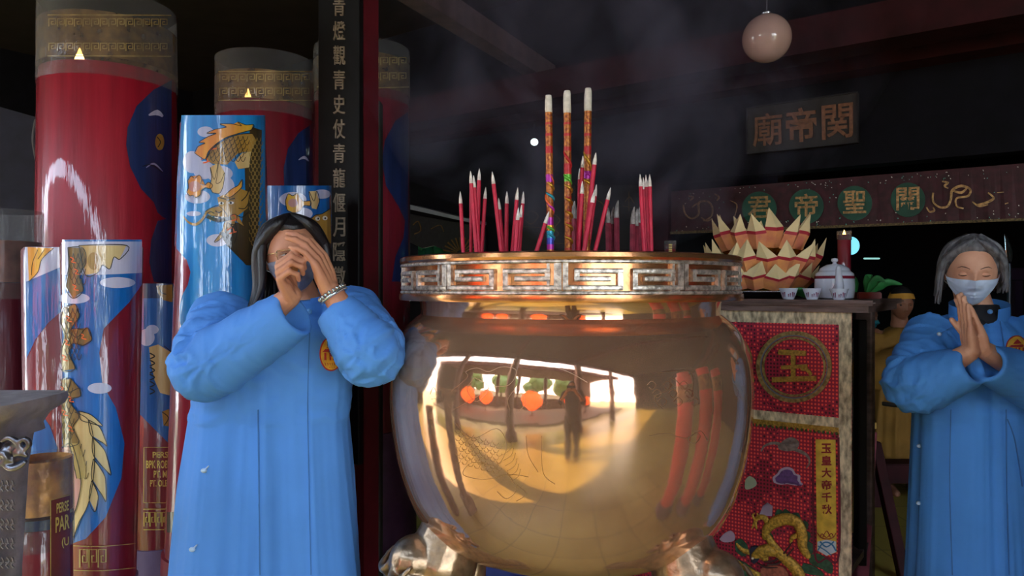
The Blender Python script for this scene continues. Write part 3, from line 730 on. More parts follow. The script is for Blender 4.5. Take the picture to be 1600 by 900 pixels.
# --- smaller blue dragon candle behind his head
t, o, pj, rf, x, y = candle('short blue dragon candle peeping out above the man\'s hair before the black board', 466, 50, 293, 50, 620, 3.02, 294, wax_dark)
prt(o, pj, [(print_blue, [[(414, 290), (518, 290), (518, 420), (414, 420)]], []), (cloudm, [d2(ellipse(640, 510, 75, 42)), d2(ellipse(690, 590, 60, 34)), d2(ellipse(800, 480, 50, 26))], []),
    (cream, [d2([(735, 520), (728, 465), (755, 520), (770, 462), (785, 520), (770, 565), (745, 560)])], []), (yellowm, [d2([(600, 520), (615, 480), (640, 490), (665, 475), (680, 500), (700, 520), (735, 520), (735, 545), (700, 545), (680, 575), (645, 585), (610, 570)])], []), (pinkm, [d2(ellipse(640, 530, 26, 24))], []),
    (ochre, [d2([(720, 640), (760, 600), (800, 590), (845, 560), (850, 760), (800, 720), (760, 680)])], []), (white_p, [d2(ellipse(775, 618, 13, 12)), d2(ellipse(815, 615, 14, 12))], []),
    (ink, [d2(ellipse(778, 618, 5, 6)), d2(ellipse(816, 616, 5, 6))], [(d2([(600, 520), (615, 480), (640, 490), (665, 475), (680, 500), (700, 520), (735, 520), (735, 545), (700, 545), (680, 575), (645, 585), (610, 570), (600, 520)]), 1.1), (d2([(735, 520), (728, 465), (755, 520), (770, 462), (785, 520), (770, 565)]), 1.0), (d2([(720, 640), (760, 600), (800, 590), (845, 560)]), 1.2)])])
# --- front-left candle with the dragon's tail
t, o, pj, rf, x, y = candle('front blue and crimson candle printed with a finned dragon tail, by the pedestal', 160, 57.5, 377, 48, 893, 2.35, 378, wax_dark, mat('lavender_base', '#6b5a78', .5, var=.2))
blF = f2([(160, 40), (362, 40), (362, 155), (330, 200), (265, 268), (254, 330), (262, 410), (296, 470), (318, 560), (310, 650), (270, 750), (220, 805), (150, 830), (160, 400)])
fins = [f2(p) for p in ([(205, 478), (235, 488), (262, 516), (232, 508), (210, 500)], [(228, 500), (256, 520), (273, 566), (262, 558), (235, 540)], [(238, 545), (268, 580), (283, 640), (268, 626), (240, 590)], [(240, 600), (268, 645), (271, 708), (260, 690), (236, 650)], [(236, 655), (252, 695), (244, 735), (230, 705)])]
belly = f2([(195, 480), (228, 500), (240, 545), (243, 600), (239, 660), (226, 720), (205, 762), (190, 802), (168, 808), (175, 700), (180, 600), (185, 520)])
tail = f2([(160, 575), (185, 560), (200, 600), (210, 660), (200, 720), (185, 760), (176, 800), (160, 806)])
leg1 = f2([(178, 60), (215, 62), (222, 100), (205, 130), (215, 170), (190, 190), (172, 160), (180, 110)])
leg2 = f2([(165, 215), (195, 205), (205, 235), (185, 270), (200, 290), (225, 265), (236, 295), (215, 310), (190, 305), (180, 330), (195, 370), (165, 375), (155, 340), (170, 290), (160, 250)])
leg3 = f2([(155, 400), (185, 395), (178, 430), (205, 420), (208, 440), (180, 450), (205, 490), (190, 520), (205, 560), (160, 570), (130, 560), (150, 500), (145, 440)])
fur = f2([(205, 55), (322, 55), (305, 90), (290, 85), (280, 115), (262, 105), (250, 125), (220, 130)])
prt(o, pj, [(print_blue, [blF], []), (cloudm, [f2([(160, 45), (362, 45), (362, 125), (300, 128), (250, 130), (160, 130)]), f2(ellipse(300, 150, 45, 14)), f2(ellipse(190, 190, 40, 14)), f2(ellipse(255, 420, 30, 14))], []), (cream, [fur, belly] + fins, []), (pinkm, [tail], []), (wrapmat('bronze_claw_print', '#8a6a34', '#5e4420'), [leg1, leg2, leg3], []), (ochre, [f2(ellipse(240, 95, 14, 22))], []),
    (gold_p, [f2([(182, 560), (205, 560), (222, 620), (220, 650), (200, 650), (192, 610)])], []), (ink, [], [(p + p[:1], 1.3) for p in fins + [leg1, leg2, leg3, fur, tail]] + [(belly, 1.2)] + [(f2([(182, 560), (192, 610), (200, 650)]), 1.2)])])
bm = bmesh.new()
for a, b, n in ((185, 75, 6), (172, 215, 10), (155, 405, 11)): scales(bm, f2([(a, b)])[0][0], f2([(a, b)])[0][1], 3, n, 7, 8, .3, 1.0)
scales(bm, 117, 693, 2, 6, 8, 9, 1.2, 1.0)
lay('print', bm, pj, ink, o, .005, cut=5)
bm = bmesh.new()
for a, b in ((190, 90), (200, 120), (196, 160), (180, 240), (175, 300), (215, 285), (170, 340), (165, 420), (185, 445), (170, 480), (185, 520)):
    c_ = f2([(a, b)])[0]; stroke2d(bm, [(c_[0] - 4, c_[1] - 3), (c_[0] + 1, c_[1]), (c_[0] - 2, c_[1] + 4), (c_[0] + 5, c_[1] + 6)], 1.5)
lay('print', bm, pj, orangef, o, .0055, cut=5)
bm = bmesh.new(); keyrow(bm, 126, 168, 858, 886, 3, 2.2); stroke2d(bm, [(115, 852), (160, 853), (210, 849)], 1.2); stroke2d(bm, [(115, 890), (160, 891), (210, 887)], 1.2); lay('key_print', bm, pj, gold_p, o, .004, cut=5)
# --- candle tucked behind it
t, o, pj, rf, x, y = candle('blue and crimson candle squeezed behind the finned tail candle', 100, 57, 385, 52, 850, 2.66, 386, wax_dark)
prt(o, pj, [(print_blue, [[(40, 386), (160, 386), (160, 450), (105, 478), (75, 505), (56, 530), (42, 560)], [(42, 640), (60, 640), (78, 665), (90, 700), (80, 740), (42, 760)]], []), (cloudm, [[(40, 386), (160, 386), (160, 410), (100, 415), (42, 440)]], []),
    (yellowm, [[(44, 386), (84, 388), (66, 405), (60, 425), (46, 440)]], []), (ink, [], [([(84, 388), (66, 405), (60, 425), (46, 440)], 1.1), ([(60, 390), (52, 410), (50, 430)], 1), ([(70, 390), (60, 405)], 1)])])
# --- small candle with the sign
t, o, pj, rf, x, y = candle('slim blue candle with a gold-lettered sponsor panel, behind the tall dragon candle', 250, 42, 443, 42, 838, 2.75, 444, wax_dark, mat('lavender_base', '#6b5a78'))
prt(o, pj, [(print_navy, [f2([(352, 152), (490, 152), (490, 640), (430, 560), (352, 480)])], []), (print_blue, [f2([(352, 190), (490, 190), (490, 640), (430, 560), (352, 480)])], []), (cloudm, [f2(ellipse(376, 290, 20, 22)), f2(ellipse(390, 270, 16, 12))], []),
    (cream, [f2([(382, 315), (405, 308), (440, 330), (440, 440), (410, 432), (396, 400), (386, 350)])], []), (ochre, [f2([(400, 158), (440, 155), (440, 200), (418, 195), (405, 178)]), f2([(414, 480), (440, 470), (440, 520), (418, 515)])], []),
    (ink, [], [(f2([(384, 330 + k * 18), (396, 338 + k * 18), (384, 345 + k * 18)]), 2) for k in range(6)] + [(f2([(420, 312), (440, 330)]), 1.2), (f2([(408, 160), (412, 175), (425, 180)]), 1.5), (f2([(414, 480), (430, 495), (420, 515)]), 1.4)]),
    (wax_dark, [f2([(369, 572), (470, 572), (470, 712), (369, 712)])], [])])
bm = bmesh.new(); stroke2d(bm, f2([(440, 571), (370, 571), (369, 712), (440, 713)]), .9, False)
for s_, b_ in (('PERS', (239, 705.5, 262, 715)), ('BPK ROB', (229, 719, 262, 731.5)), ('PT. M', (240.5, 735, 260, 746)), ('PT. OLE', (235, 749.5, 261, 760))): glyphs(bm, s_, b_, .02)
keyrow(bm, 226, 262, 800, 822, 4, 1.7); stroke2d(bm, [(225, 795), (260, 795)], 1.4); stroke2d(bm, [(225, 827), (260, 827)], 1.4)
lay('sponsor_panel', bm, pj, mat('gold_lettering', '#d8bd62', .45, .2, var=.15), o, .0042, cut=5)
# --- clear topped candle at the picture edge, short wide candle in front
t, o, pj, rf, x, y = candle('clear-topped deep red candle rising behind the stone pedestal', -6, 62, 325, 62, 640, 2.85, 442, wrapmat('very_dark_wax', '#4b1320'))
band(t, x, y, rf, 2.85, 375, 440, mat('rosy_gold_film', '#7d5148', .3, .5, var=.5, scale=12, hex2='#53383a'), -.004)
t, o, pj, rf, x, y = candle('short crimson candle with a crumpled gold collar beside the pedestal', 66, 40, 718, 42, 900, 1.95, 826, wax_dark)
band(t, x, y, rf, 1.95, 722, 806, mat('crumpled_gold_collar', '#dca060', .3, .4, var=.5, scale=16, bump=.7, bscale=22, hex2='#a3705a'), .001, 'gold_collar')
band(t, x, y, rf, 1.95, 811, 827, print_navy, .002, 'navy_rim')
bm = bmesh.new(); poly2d(bm, [(78, 781), (106, 772), (106, 905), (78, 905)]); lay('sponsor_panel', bm, pj, mat('bronze_panel', '#6b2a2c', .4, var=.3), o, .0058, cut=3)
bm = bmesh.new(); stroke2d(bm, [(105.8, 773), (78, 781), (78, 905)], .9, False)
glyphs(bm, 'PERSE', [(86.5, 786), (104, 781), (104, 797), (86.5, 802)], .02); glyphs(bm, 'PAR', [(85, 808), (105, 802), (105, 825), (85, 832)], .02); glyphs(bm, '(U', [(94, 840), (104, 838), (104, 856), (94, 856)], .02)
lay('sponsor_lettering', bm, pj, mat('gold_lettering', '#d8bd62'), o, .0066, cut=3)
# --- four red candles by the other front post, mirrored in the bowl
for i, (X, Y_, r, h) in enumerate(((1.36, 1.32, .12, 1.4), (1.62, 1.62, .13, 1.5), (1.88, 1.88, .11, 1.45), (1.74, 1.16, .13, 1.55))):
    t = thing('giant_candle', 'giant red candle mirrored as a red streak in the bowl, ' + ('innermost streak', 'second streak', 'third streak', 'outermost streak')[i], 'candle', (X, Y_, 0), 'giant candles by the front post')
    bm = bmesh.new(); lathe(bm, [(r, .12), (r, h), (r * .8, h + .005), (r * .4, h - .01)], (X, Y_), 40); obj('wax_body', bm, mat('plain_red_wax', '#d01022', .35, var=.1), t, True, sharp=40)
    bm = bmesh.new(); lathe(bm, [(r * 1.25, 0), (r * 1.2, .08), (r * 1.05, .12), (r * .8, .12)], (X, Y_), 32); obj('base', bm, base_m, t, True, sharp=40)
    bm = bmesh.new(); lathe(bm, [(r + .003, h - .3), (r + .003, h - .12)], (X, Y_), 40, False, False); obj('gold_band', bm, band_gold, t, True)

# ------------------------------------------------------------------ black couplet board on its column
pY = 3.3
pc = W(505, 450, pY); pc.z = 0                    # left front corner of the board
fr = -A2                                           # towards the doorway
w1, w2 = .262, .085
bm = bmesh.new(); q = [pc, pc + fr * w1, pc + fr * w1 + N2 * w2, pc + N2 * w2]
k1 = [p + Vector((0, 0, 0)) for p in q]; quadbox(bm, k1 + [p + Vector((0, 0, 4.0)) for p in q])
struct('column_5', bm, maroon)
t = thing('couplet_board', 'tall black board with a column of gold characters, on the maroon column', 'sign board', pc)
bm = bmesh.new(); q2 = [p - N2 * .03 for p in q[:2]] + [q[1] - N2 * .0005, q[0] - N2 * .0005]
quadbox(bm, [p + Vector((0, 0, .7)) for p in q2] + [p + Vector((0, 0, 3.6)) for p in q2]); bevel(bm, .004, 1)
obj('board', bm, mat('black_lacquer', '#0f0c0c', .6, spec=.2, var=.3, bump=.08, bscale=30), t)
pj = on_plane(pc - N2 * .03, N2)
bm = bmesh.new()
for i, ch in enumerate('青燈觀青史仗青龍偃月隱微處不愧'):
    yy = 10 + i * 38.3
    glyphs(bm, ch, (521.5, yy - 15, 540, yy + 15), .006)
lay('gold_lettering', bm, pj, mat('aged_gold_lettering', '#8a7a66', .5, .3, var=.35, scale=50), t, .0005, .004)
bm = bmesh.new(); c = W(589, 450, 3.55); wbox(bm, (c.x, c.y, (CZ + (450 - 160) / F * 3.55) / 2), (.046, .07, CZ + (450 - 160) / F * 3.55)); bevel(bm, .005, 1)
tag(obj('timber_post', bm, mat('greenish_black_wood', '#25261f', .6, var=.4)), 'slim greenish black timber post standing beside the maroon column', 'post')

# ------------------------------------------------------------------ carved pedestal at the picture edge
pY = 1.62; c = W(-28, 0, pY); t = thing('carved_pedestal', 'weathered carved pedestal with a flaring cornice and a silvery lion mask at the picture edge', 'pedestal', (c.x, c.y, 0))
def sq(hw, z, n=8):
    pts = []
    for k in range(32):
        a = 2 * PI * k / 32 + .35; cc, ss = math.cos(a), math.sin(a); m = (abs(cc) ** n + abs(ss) ** n) ** (-1 / n)
        ca, sa = .86, .5
        u, v = cc * m * hw, ss * m * hw
        pts.append((c.x + u, c.y + v, z))
    return pts
stone = mat('weathered_carved_stone', '#9c8b86', .7, var=.4, scale=12, bump=.4, bscale=30)
def zp(py): return CZ - (py - 450) / F * pY
bm = bmesh.new(); k = pY / F
loft(bm, [sq(91 * k, zp(622)), sq(92 * k, zp(630)), sq(88 * k, zp(640)), sq(72 * k, zp(652)), sq(64 * k, zp(668)), sq(66 * k, zp(680))][::-1]); obj('cornice', bm, stone, t, True, sharp=40)
bm = bmesh.new(); loft(bm, [sq(70 * k, 0), sq(70 * k, .15), sq(40 * k, .22), sq(41 * k, zp(900)), sq(48 * k, zp(735)), sq(54 * k, zp(681))]); obj('shaft', bm, stone, t, True, sharp=40)
bm = bmesh.new(); Yf = c.y - 50 * k
for i in range(4):
    for j in range(6):
        a, b = -4 + i * 8, 750 + j * 30
        stroke2d(bm, [(a, b), (a + 2 + (i * j) % 3, b + 6), (a - 1, b + 12), (a + 3, b + 17)], 1.6); stroke2d(bm, [(a - 2, b + 8), (a + 4, b + 8)], 1.3)
lay('carved_marks', bm, on_plane((0, Yf, 0), (0, 1, 0)), mat('pale_carving', '#6d625e', .7), t, .001, .003)
bm = bmesh.new()
for a, b, r in ((22, 700, 14), (8, 712, 13), (34, 692, 9), (30, 716, 9), (-10, 700, 14)): ball(bm, W(a, b, Yf), (r * k, .03, r * k * .9))
for l in ([(2, 690), (14, 684), (26, 690), (30, 700), (22, 706)], [(30, 690), (40, 686), (46, 694), (40, 702)], [(4, 724), (14, 732), (28, 730), (40, 722)], [(-8, 716), (4, 708), (10, 718), (0, 726)], [(22, 712), (32, 708), (42, 712)]):
    tube(bm, catmull([W(a, b, Yf - .028) for a, b in l]), [.004, .007, .005], 8)
me = remesh(bm, .0035, 1); link('lion_mask', me, mat('silvery_carving', '#777173', .28, .8, var=.5, scale=40), t, True)
# ------------------------------------------------------------------ altar table and its sequinned cloth
P0 = W(1332, 450, 2.75); P0.z = 0
n0 = P0.dot(N2); a0 = P0.dot(A2)
zt = 1.405; slab = .046; LEN = 1.5
t = thing('altar_table', 'long weathered wooden altar table behind the censer, carrying the lotus and tea set', 'table', P0)
oldwood = mat('weathered_table_wood', '#6d5650', .55, var=.4, scale=7, stretch=(1, 1, 6), bump=.25, bscale=20)
bm = bmesh.new(); bbox(bm, a0 - .085, a0 + LEN + .08, n0 - .05, n0 + .62, zt - slab * .45, zt); bevel(bm, .008)
bbox(bm, a0 - .06, a0 + LEN + .06, n0 - .03, n0 + .6, zt - slab, zt - slab * .4); obj('tabletop', bm, oldwood, t)
for a in (a0 + .02, a0 + LEN - .08):
    for n in (n0 + .03, n0 + .5):
        bm = bmesh.new(); bbox(bm, a, a + .07, n, n + .07, 0, zt - slab); bevel(bm, .006, 1); obj('leg', bm, oldwood, t)
bm = bmesh.new(); bbox(bm, a0 + .02, a0 + LEN - .02, n0 + .05, n0 + .52, .35, .38); obj('stretcher_shelf', bm, oldwood, t)
# cloth
def sequin(name, base, dot, metal=.15):
    m = bpy.data.materials.new(name); MATS[name] = m; m.use_nodes = True
    nt = m.node_tree; b = nt.nodes['Principled BSDF']; N = nt.nodes.new; K = nt.links.new
    tcn = N('ShaderNodeTexCoord'); du = N('ShaderNodeVectorMath'); du.operation = 'DOT_PRODUCT'; du.inputs[1].default_value = A2
    K(tcn.outputs['Object'], du.inputs[0]); sp = N('ShaderNodeSeparateXYZ'); K(tcn.outputs['Object'], sp.inputs[0])
    def mth(op, a, bb=None):
        x = N('ShaderNodeMath'); x.operation = op
        for i, q in enumerate((a, bb)):
            if q is None: continue
            if isinstance(q, (int, float)): x.inputs[i].default_value = q
            else: K(q, x.inputs[i])
        return x.outputs[0]
    u = mth('DIVIDE', du.outputs['Value'], .0128); v = mth('DIVIDE', sp.outputs['Z'], .0145)
    fu = mth('SUBTRACT', mth('FRACT', u), .5); fv = mth('SUBTRACT', mth('FRACT', v), .5)
    d = mth('SQRT', mth('ADD', mth('MULTIPLY', fu, fu), mth('MULTIPLY', fv, fv)))
    cell = N('ShaderNodeCombineXYZ'); K(mth('FLOOR', u), cell.inputs[0]); K(mth('FLOOR', v), cell.inputs[1])
    wnz = N('ShaderNodeTexWhiteNoise'); K(cell.outputs[0], wnz.inputs['Vector'])
    mask = mth('LESS_THAN', d, .30)
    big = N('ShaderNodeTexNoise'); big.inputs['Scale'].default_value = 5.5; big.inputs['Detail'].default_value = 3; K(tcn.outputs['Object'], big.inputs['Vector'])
    glint = mth('GREATER_THAN', mth('ADD', big.outputs[0], mth('MULTIPLY', wnz.outputs['Value'], .16)), .53)  # bright clusters paint in which sequins catch the light, the rest stay dark
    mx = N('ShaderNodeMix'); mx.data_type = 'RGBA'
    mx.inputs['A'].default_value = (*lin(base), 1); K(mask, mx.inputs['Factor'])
    m2 = N('ShaderNodeMix'); m2.data_type = 'RGBA'; m2.inputs['A'].default_value = (*lin('#4a0d1a'), 1); m2.inputs['B'].default_value = (*lin(dot), 1); K(glint, m2.inputs['Factor'])
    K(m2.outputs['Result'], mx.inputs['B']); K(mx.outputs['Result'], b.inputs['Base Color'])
    ml = mth('MULTIPLY', mask, metal); K(ml, b.inputs['Metallic'])
    rg = N('ShaderNodeMapRange'); rg.inputs['To Min'].default_value = .75; rg.inputs['To Max'].default_value = .4; K(mask, rg.inputs[0]); K(rg.outputs[0], b.inputs['Roughness'])
    hb = N('ShaderNodeBump'); hb.inputs['Strength'].default_value = .6; hb.inputs['Distance'].default_value = .004
    K(mth('MULTIPLY', mask, mth('ADD', mth('MULTIPLY', fu, mth('SUBTRACT', wnz.outputs['Value'], .5)), .2)), hb.inputs['Height']); K(hb.outputs[0], b.inputs['Normal'])
    return m
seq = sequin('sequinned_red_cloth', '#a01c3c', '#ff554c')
brocade = mat('pale_brocade', '#d0be9c', .7, var=.55, scale=42, hex2='#867862', bump=.25, bscale=70, stretch=(1.4, 1.4, .6))
goldthread = mat('gold_thread', '#b7923f', .45, .45, var=.4, scale=120, bump=.5, bscale=160, bdist=.003)
cn = n0 - .012
ct = thing('altar_cloth', 'red sequinned cloth with gold medallions, clouds and a dragon, hanging down the altar table front', 'altar cloth', P0 - N2 * .012)
def cl(px, py, off=0): return CL(px, py, off)
CL = on_plane(P0 - N2 * .0145, N2)
bm = bmesh.new(); rows = []
for i in range(41):
    a = a0 + LEN * i / 40; w = .002 * math.sin(i * 1.3)
    rows.append([B(a, cn + w * k, z) for k, z in ((0, zt - slab), (0, .9), (.6, .5), (1, .08))] + [B(a, cn + .006 + w * k, z) for k, z in ((1, .08), (.6, .5), (0, .9), (0, zt - slab))])
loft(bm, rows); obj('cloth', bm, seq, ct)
def clz(px, py): return CL(px, py).z
zm = clz(1300, 652); zm2 = clz(1300, 667); zm3 = clz(1300, 676); zs = zt - slab; ztp = clz(1300, 507)
wst = (CL(1313, 600) - CL(1333, 600)).length
def strip(name, a, b, z0, z1, m, th=.003):
    bm = bmesh.new(); bbox(bm, a, b, cn - th, cn - .0005, z0, z1); return obj(name, bm, m, ct)
strip('border_strip', a0, a0 + LEN, ztp, zs, brocade); strip('border_strip', a0 + wst, a0 + LEN - wst, zm2, zm, brocade)
strip('border_strip', a0, a0 + wst, .09, ztp, brocade); strip('border_strip', a0 + LEN - wst, a0 + LEN, .09, ztp, brocade)
bm = bmesh.new()
for k in range(70):
    a = a0 + wst + (LEN - 2 * wst) * (k + .5) / 70
    tube(bm, [B(a - .01, cn - .002, zm3), B(a, cn - .004, zm2 - .004), B(a + .01, cn - .002, zm3)], .0035, 5)
bbox(bm, a0 + wst, a0 + LEN - wst, cn - .003, cn - .001, zm3 + .004, zm2); obj('gold_trim', bm, goldthread, ct)
bm = bmesh.new()
for k in range(90):
    a = a0 + wst + (LEN - 2 * wst) * (k + .5) / 90; ball(bm, B(a, cn - .002, zm3 - .002), (.006, .004, .007), 6, 4)
obj('green_fringe', bm, mat('green_fringe', '#4a5a2e', .7, var=.5, scale=60), ct)
ringm = mat('antique_gold_ring', '#a08652', .5, .4, var=.5, scale=70, bump=.4, bscale=90, bdist=.004)
for cx_, cy_ in ((1241, 573), (1117, 566)):
    bm = bmesh.new(); e = ellipse(cx_, cy_, 56, 53, 48); stroke2d(bm, e + e[:1], 6, False); e = ellipse(cx_, cy_, 48, 45, 48); stroke2d(bm, e + e[:1], 3.4, False); lay('medallion_ring', bm, CL, ringm, ct, .001, .005)
    bm = bmesh.new(); e = ellipse(cx_, cy_, 52, 49, 48); stroke2d(bm, e + e[:1], 2.2, False); lay('medallion_inlay', bm, CL, mat('grey_blue_thread', '#6d6f78', .6), ct, .001, .003)
bm = bmesh.new()
stroke2d(bm, [(1217, 550), (1260, 552)], 8, False); stroke2d(bm, [(1221, 574), (1262, 572)], 6, False); stroke2d(bm, [(1207, 593), (1276, 591)], 8, False); stroke2d(bm, [(1240, 551), (1240, 593)], 7, False); stroke2d(bm, [(1252, 576), (1262, 578), (1268, 586)], 5)
lay('gold_lettering', bm, CL, goldthread, ct, .001, .007)
def c7(l): return [(1100 + a * .2888, 640 + b * .2888) for a, b in l]
def patch(name, m, polys, strokes=(), off=.0012, thick=.003):
    bm = bmesh.new()
    for p in polys: poly2d(bm, [tuple(q) for q in catmull([Vector(v) for v in p + p[:1]], 4)[:-1]] if name in ('cloud', 'fin', 'mane', 'tongue') else p)
    for p, w in strokes: stroke2d(bm, p, w)
    return lay(name, bm, CL, m, ct, off, thick)
def cloudp(cx, cy, s): return [(cx + a * s, cy + b * s) for a, b in ((-20, 6), (-22, -2), (-15, -8), (-10, -15), (0, -18), (9, -15), (13, -8), (20, -5), (20, 3), (24, 9), (12, 10), (0, 8), (-10, 9))]
patch('cloud', mat('pale_lilac', '#b9a3bd', .7), [cloudp(1230, 748, 1.02)], (), .001, .002)
patch('cloud', mat('violet_thread', '#6f4a86', .7, var=.3, scale=80), [cloudp(1230, 748, .82)], [(c7([(440, 400), (430, 380), (450, 370), (470, 390), (530, 410)]), 2.5)], .0022, .003)
patch('cloud', mat('grey_thread', '#8b7d78', .65, var=.4, scale=80), [c7([(400, 195), (440, 160), (480, 150), (515, 175), (505, 210), (460, 225), (410, 215)])], [(c7([(310, 225), (330, 195), (380, 180), (430, 190), (470, 170), (500, 185)]), [2, 5, 5]), (c7([(470, 210), (520, 225), (560, 250), (572, 285), (555, 315)]), [5, 5, 3, 1.5])], .001, .003)
patch('cloud', mat('pale_green_thread', '#a9b39a', .7), [c7([(225, 380), (245, 360), (275, 375), (285, 405), (260, 425), (225, 428)])], (), .001, .003)
patch('cloud', mat('pale_lilac', '#b9a3bd'), [c7([(85, 700), (110, 670), (145, 655), (168, 680), (160, 710), (110, 716)])], (), .001, .003)
patch('cloud', mat('white_edge', '#c5d4dc', .7), [c7([(15, 880), (30, 845), (65, 828), (105, 850), (122, 885), (95, 910), (85, 960), (45, 960), (45, 910)])], (), .001, .002)
patch('cloud', mat('cyan_thread', '#2c86b8', .6, var=.3, scale=90), [c7([(24, 878), (38, 850), (66, 836), (98, 855), (112, 882), (88, 900), (78, 950), (52, 950), (50, 900)])], (), .0022, .003)
patch('yellow_panel', mat('yellow_satin', '#d9b23c', .5, var=.25, scale=30, bump=.2, bscale=60), [c7([(605, 160), (712, 162), (718, 770), (665, 790), (613, 760)])], (), .0012, .003)
patch('panel_edge', mat('crimson_lace', '#6d1430', .7), [], [(c7([(590, 150), (598, 765), (665, 802), (732, 772), (728, 150)]), 3.0)], .001, .004)
bm = bmesh.new()
for i, ch in enumerate('玉皇大帝千秋'): glyphs(bm, ch, [c7([(636 + i * .6, 182 + i * 66)])[0], c7([(690 + i * .6, 182 + i * 66)])[0], c7([(691 + i * .6, 234 + i * 66)])[0], c7([(637 + i * .6, 234 + i * 66)])[0]], .03)
for p in ([(630, 690), (640, 670), (665, 690), (690, 668), (702, 688)], [(645, 690), (665, 655), (686, 690)], [(615, 665), (635, 690), (665, 698), (700, 690), (716, 665)]): stroke2d(bm, c7(p), 1.1)
lay('red_lettering', bm, CL, mat('red_lettering', '#8a1a1f', .6), ct, .0046, .0015)
patch('wave_emblem', mat('white_edge', '#c5d4dc'), [c7([(616, 712), (665, 702), (716, 712), (717, 768), (665, 788), (616, 758)])], (), .0046, .0015)
patch('wave_emblem', mat('blue_thread', '#3c7fae', .6), [], [(c7([(618, 760), (640, 725), (665, 715), (695, 728), (716, 762)]), 2.2), (c7([(630, 712), (665, 740), (705, 712)]), 2.2), (c7([(618, 735), (660, 760), (690, 786)]), 1.6)], .0064, .0012)
# embroidered dragon
gd = mat('dragon_gold_thread', '#d6ac48', .45, .35, var=.5, scale=110, bump=.6, bscale=140, bdist=.004, hex2='#9a7a30')
gr = mat('dragon_green_thread', '#2f5a40', .6, var=.4, scale=70, bump=.3)
def puff(name, m, path, w, off=.004):
    bm = bmesh.new(); P = [CL(*p, off) for p in catmull([Vector(q) for q in c7(path)], 5)]
    k = 2.9 / F
    tube(bm, P, [x * .2888 * k / 2 for x in w], 10, True, .45, -N2); return obj(name, bm, m, ct, True)
for p in ([(425, 560), (440, 538), (470, 565), (450, 580)], [(470, 565), (510, 560), (520, 600), (490, 590)], [(515, 600), (560, 610), (555, 650), (525, 640)], [(535, 650), (575, 670), (565, 710), (540, 700)], [(545, 700), (600, 740), (580, 780), (545, 760)], [(380, 590), (400, 540), (430, 560), (410, 585)],
          [(570, 790), (620, 780), (690, 830), (690, 885), (640, 860), (580, 830)], [(540, 830), (600, 850), (650, 895), (580, 890), (530, 870)], [(170, 715), (200, 700), (235, 740), (225, 790), (180, 770)], [(180, 810), (240, 840), (300, 900), (230, 920), (170, 880)], [(330, 640), (370, 680), (380, 740), (340, 700)]):
    patch('fin', gr, [c7(p)], [(c7(p + p[:1]), .9)], .001, .003)
puff('body', gd, [(330, 690), (345, 640), (390, 605), (450, 590), (505, 610), (532, 670), (535, 740), (560, 785)], [30, 52, 62, 66, 64, 58, 50, 40])
puff('body', gd, [(350, 690), (380, 740), (420, 790), (470, 830), (510, 880), (520, 930)], [40, 52, 60, 66, 70, 70])
puff('limb', gd, [(350, 620), (330, 585), (300, 580), (280, 600), (285, 640)], [36, 34, 26, 20, 12]); puff('claw', gd, [(285, 600), (265, 575), (275, 560)], [16, 12, 8]); puff('claw', gd, [(300, 590), (290, 560)], [14, 8]); puff('claw', gd, [(275, 610), (262, 640)], [14, 8])
puff('limb', gd, [(330, 800), (280, 775), (225, 765), (195, 745), (180, 725)], [44, 36, 30, 24, 12]); puff('limb', gd, [(300, 900), (250, 870), (205, 840), (180, 815)], [44, 36, 26, 14])
puff('limb', gd, [(505, 680), (480, 690), (470, 715)], [30, 26, 14])
puff('head', gd, [(270, 790), (310, 770), (350, 760), (390, 775)], [40, 72, 70, 40], .007)
patch('mane', mat('navy_mane', '#23263c', .6, var=.3), [c7([(250, 750), (275, 735), (310, 745), (305, 800), (275, 830), (255, 800)])], (), .009, .003)
bm = bmesh.new(); ball(bm, CL(*c7([(268, 800)])[0], .013), .006, 10, 6); obj('eye', bm, mat('white_bead', '#e8e4da', .3), ct, True)
for p in ([(330, 820), (380, 815), (430, 780), (480, 715)], [(350, 835), (400, 830), (440, 800), (490, 745)], [(300, 830), (340, 850), (400, 850)]): puff('whisker', mat('maroon_cord', '#4a2a2a', .6), p, [10, 12, 6], .009)
patch('tongue', mat('salmon_thread', '#b5654f', .6, var=.4, scale=70), [c7([(310, 860), (360, 840), (430, 850), (460, 900), (400, 930), (320, 920)])], (), .006, .003)
patch('beard', mat('pale_lilac', '#b9a3bd'), [c7([(300, 570), (320, 520), (330, 565), (345, 500), (350, 560), (372, 520), (368, 575)])], [], .001, .003)

# ------------------------------------------------------------------ things on the table
def tp(px, inn):
    'a spot on the table at a pixel column, inn metres from its front edge'
    d = ray(px, 450); k = (n0 + inn) / d.dot(N2); p = d * k; return Vector((p.x, p.y, zt))
porcelain = mat('white_porcelain', '#cfd6e6', .14, var=.05, coat=.5)
stripe_red = mat('red_glaze', '#7d2338', .25)
lp = tp(1190, .30)
t = thing('tray', 'dark lacquer tray under the folded paper lotus', 'tray', lp)
bm = bmesh.new(); lathe(bm, [(.12, zt), (.185, zt + .012), (.20, zt + .03), (.192, zt + .03), (.17, zt + .016), (.02, zt + .014)], (lp.x, lp.y), 48); obj('plate', bm, mat('black_lacquer_tray', '#151216', .2, var=.2), t, True, sharp=40)
bm = bmesh.new(); lathe(bm, [(.1995, zt + .027), (.2035, zt + .0305), (.1995, zt + .034), (.1925, zt + .0315)], (lp.x, lp.y), 48, False, False); obj('silver_rim', bm, mat('silver', '#b5b5ba', .25, .9), t, True)
t = thing('paper_lotus', 'three tiered lotus of pointed orange and gold joss papers on the black tray', 'paper offering', lp + Vector((0, 0, .016)), None)
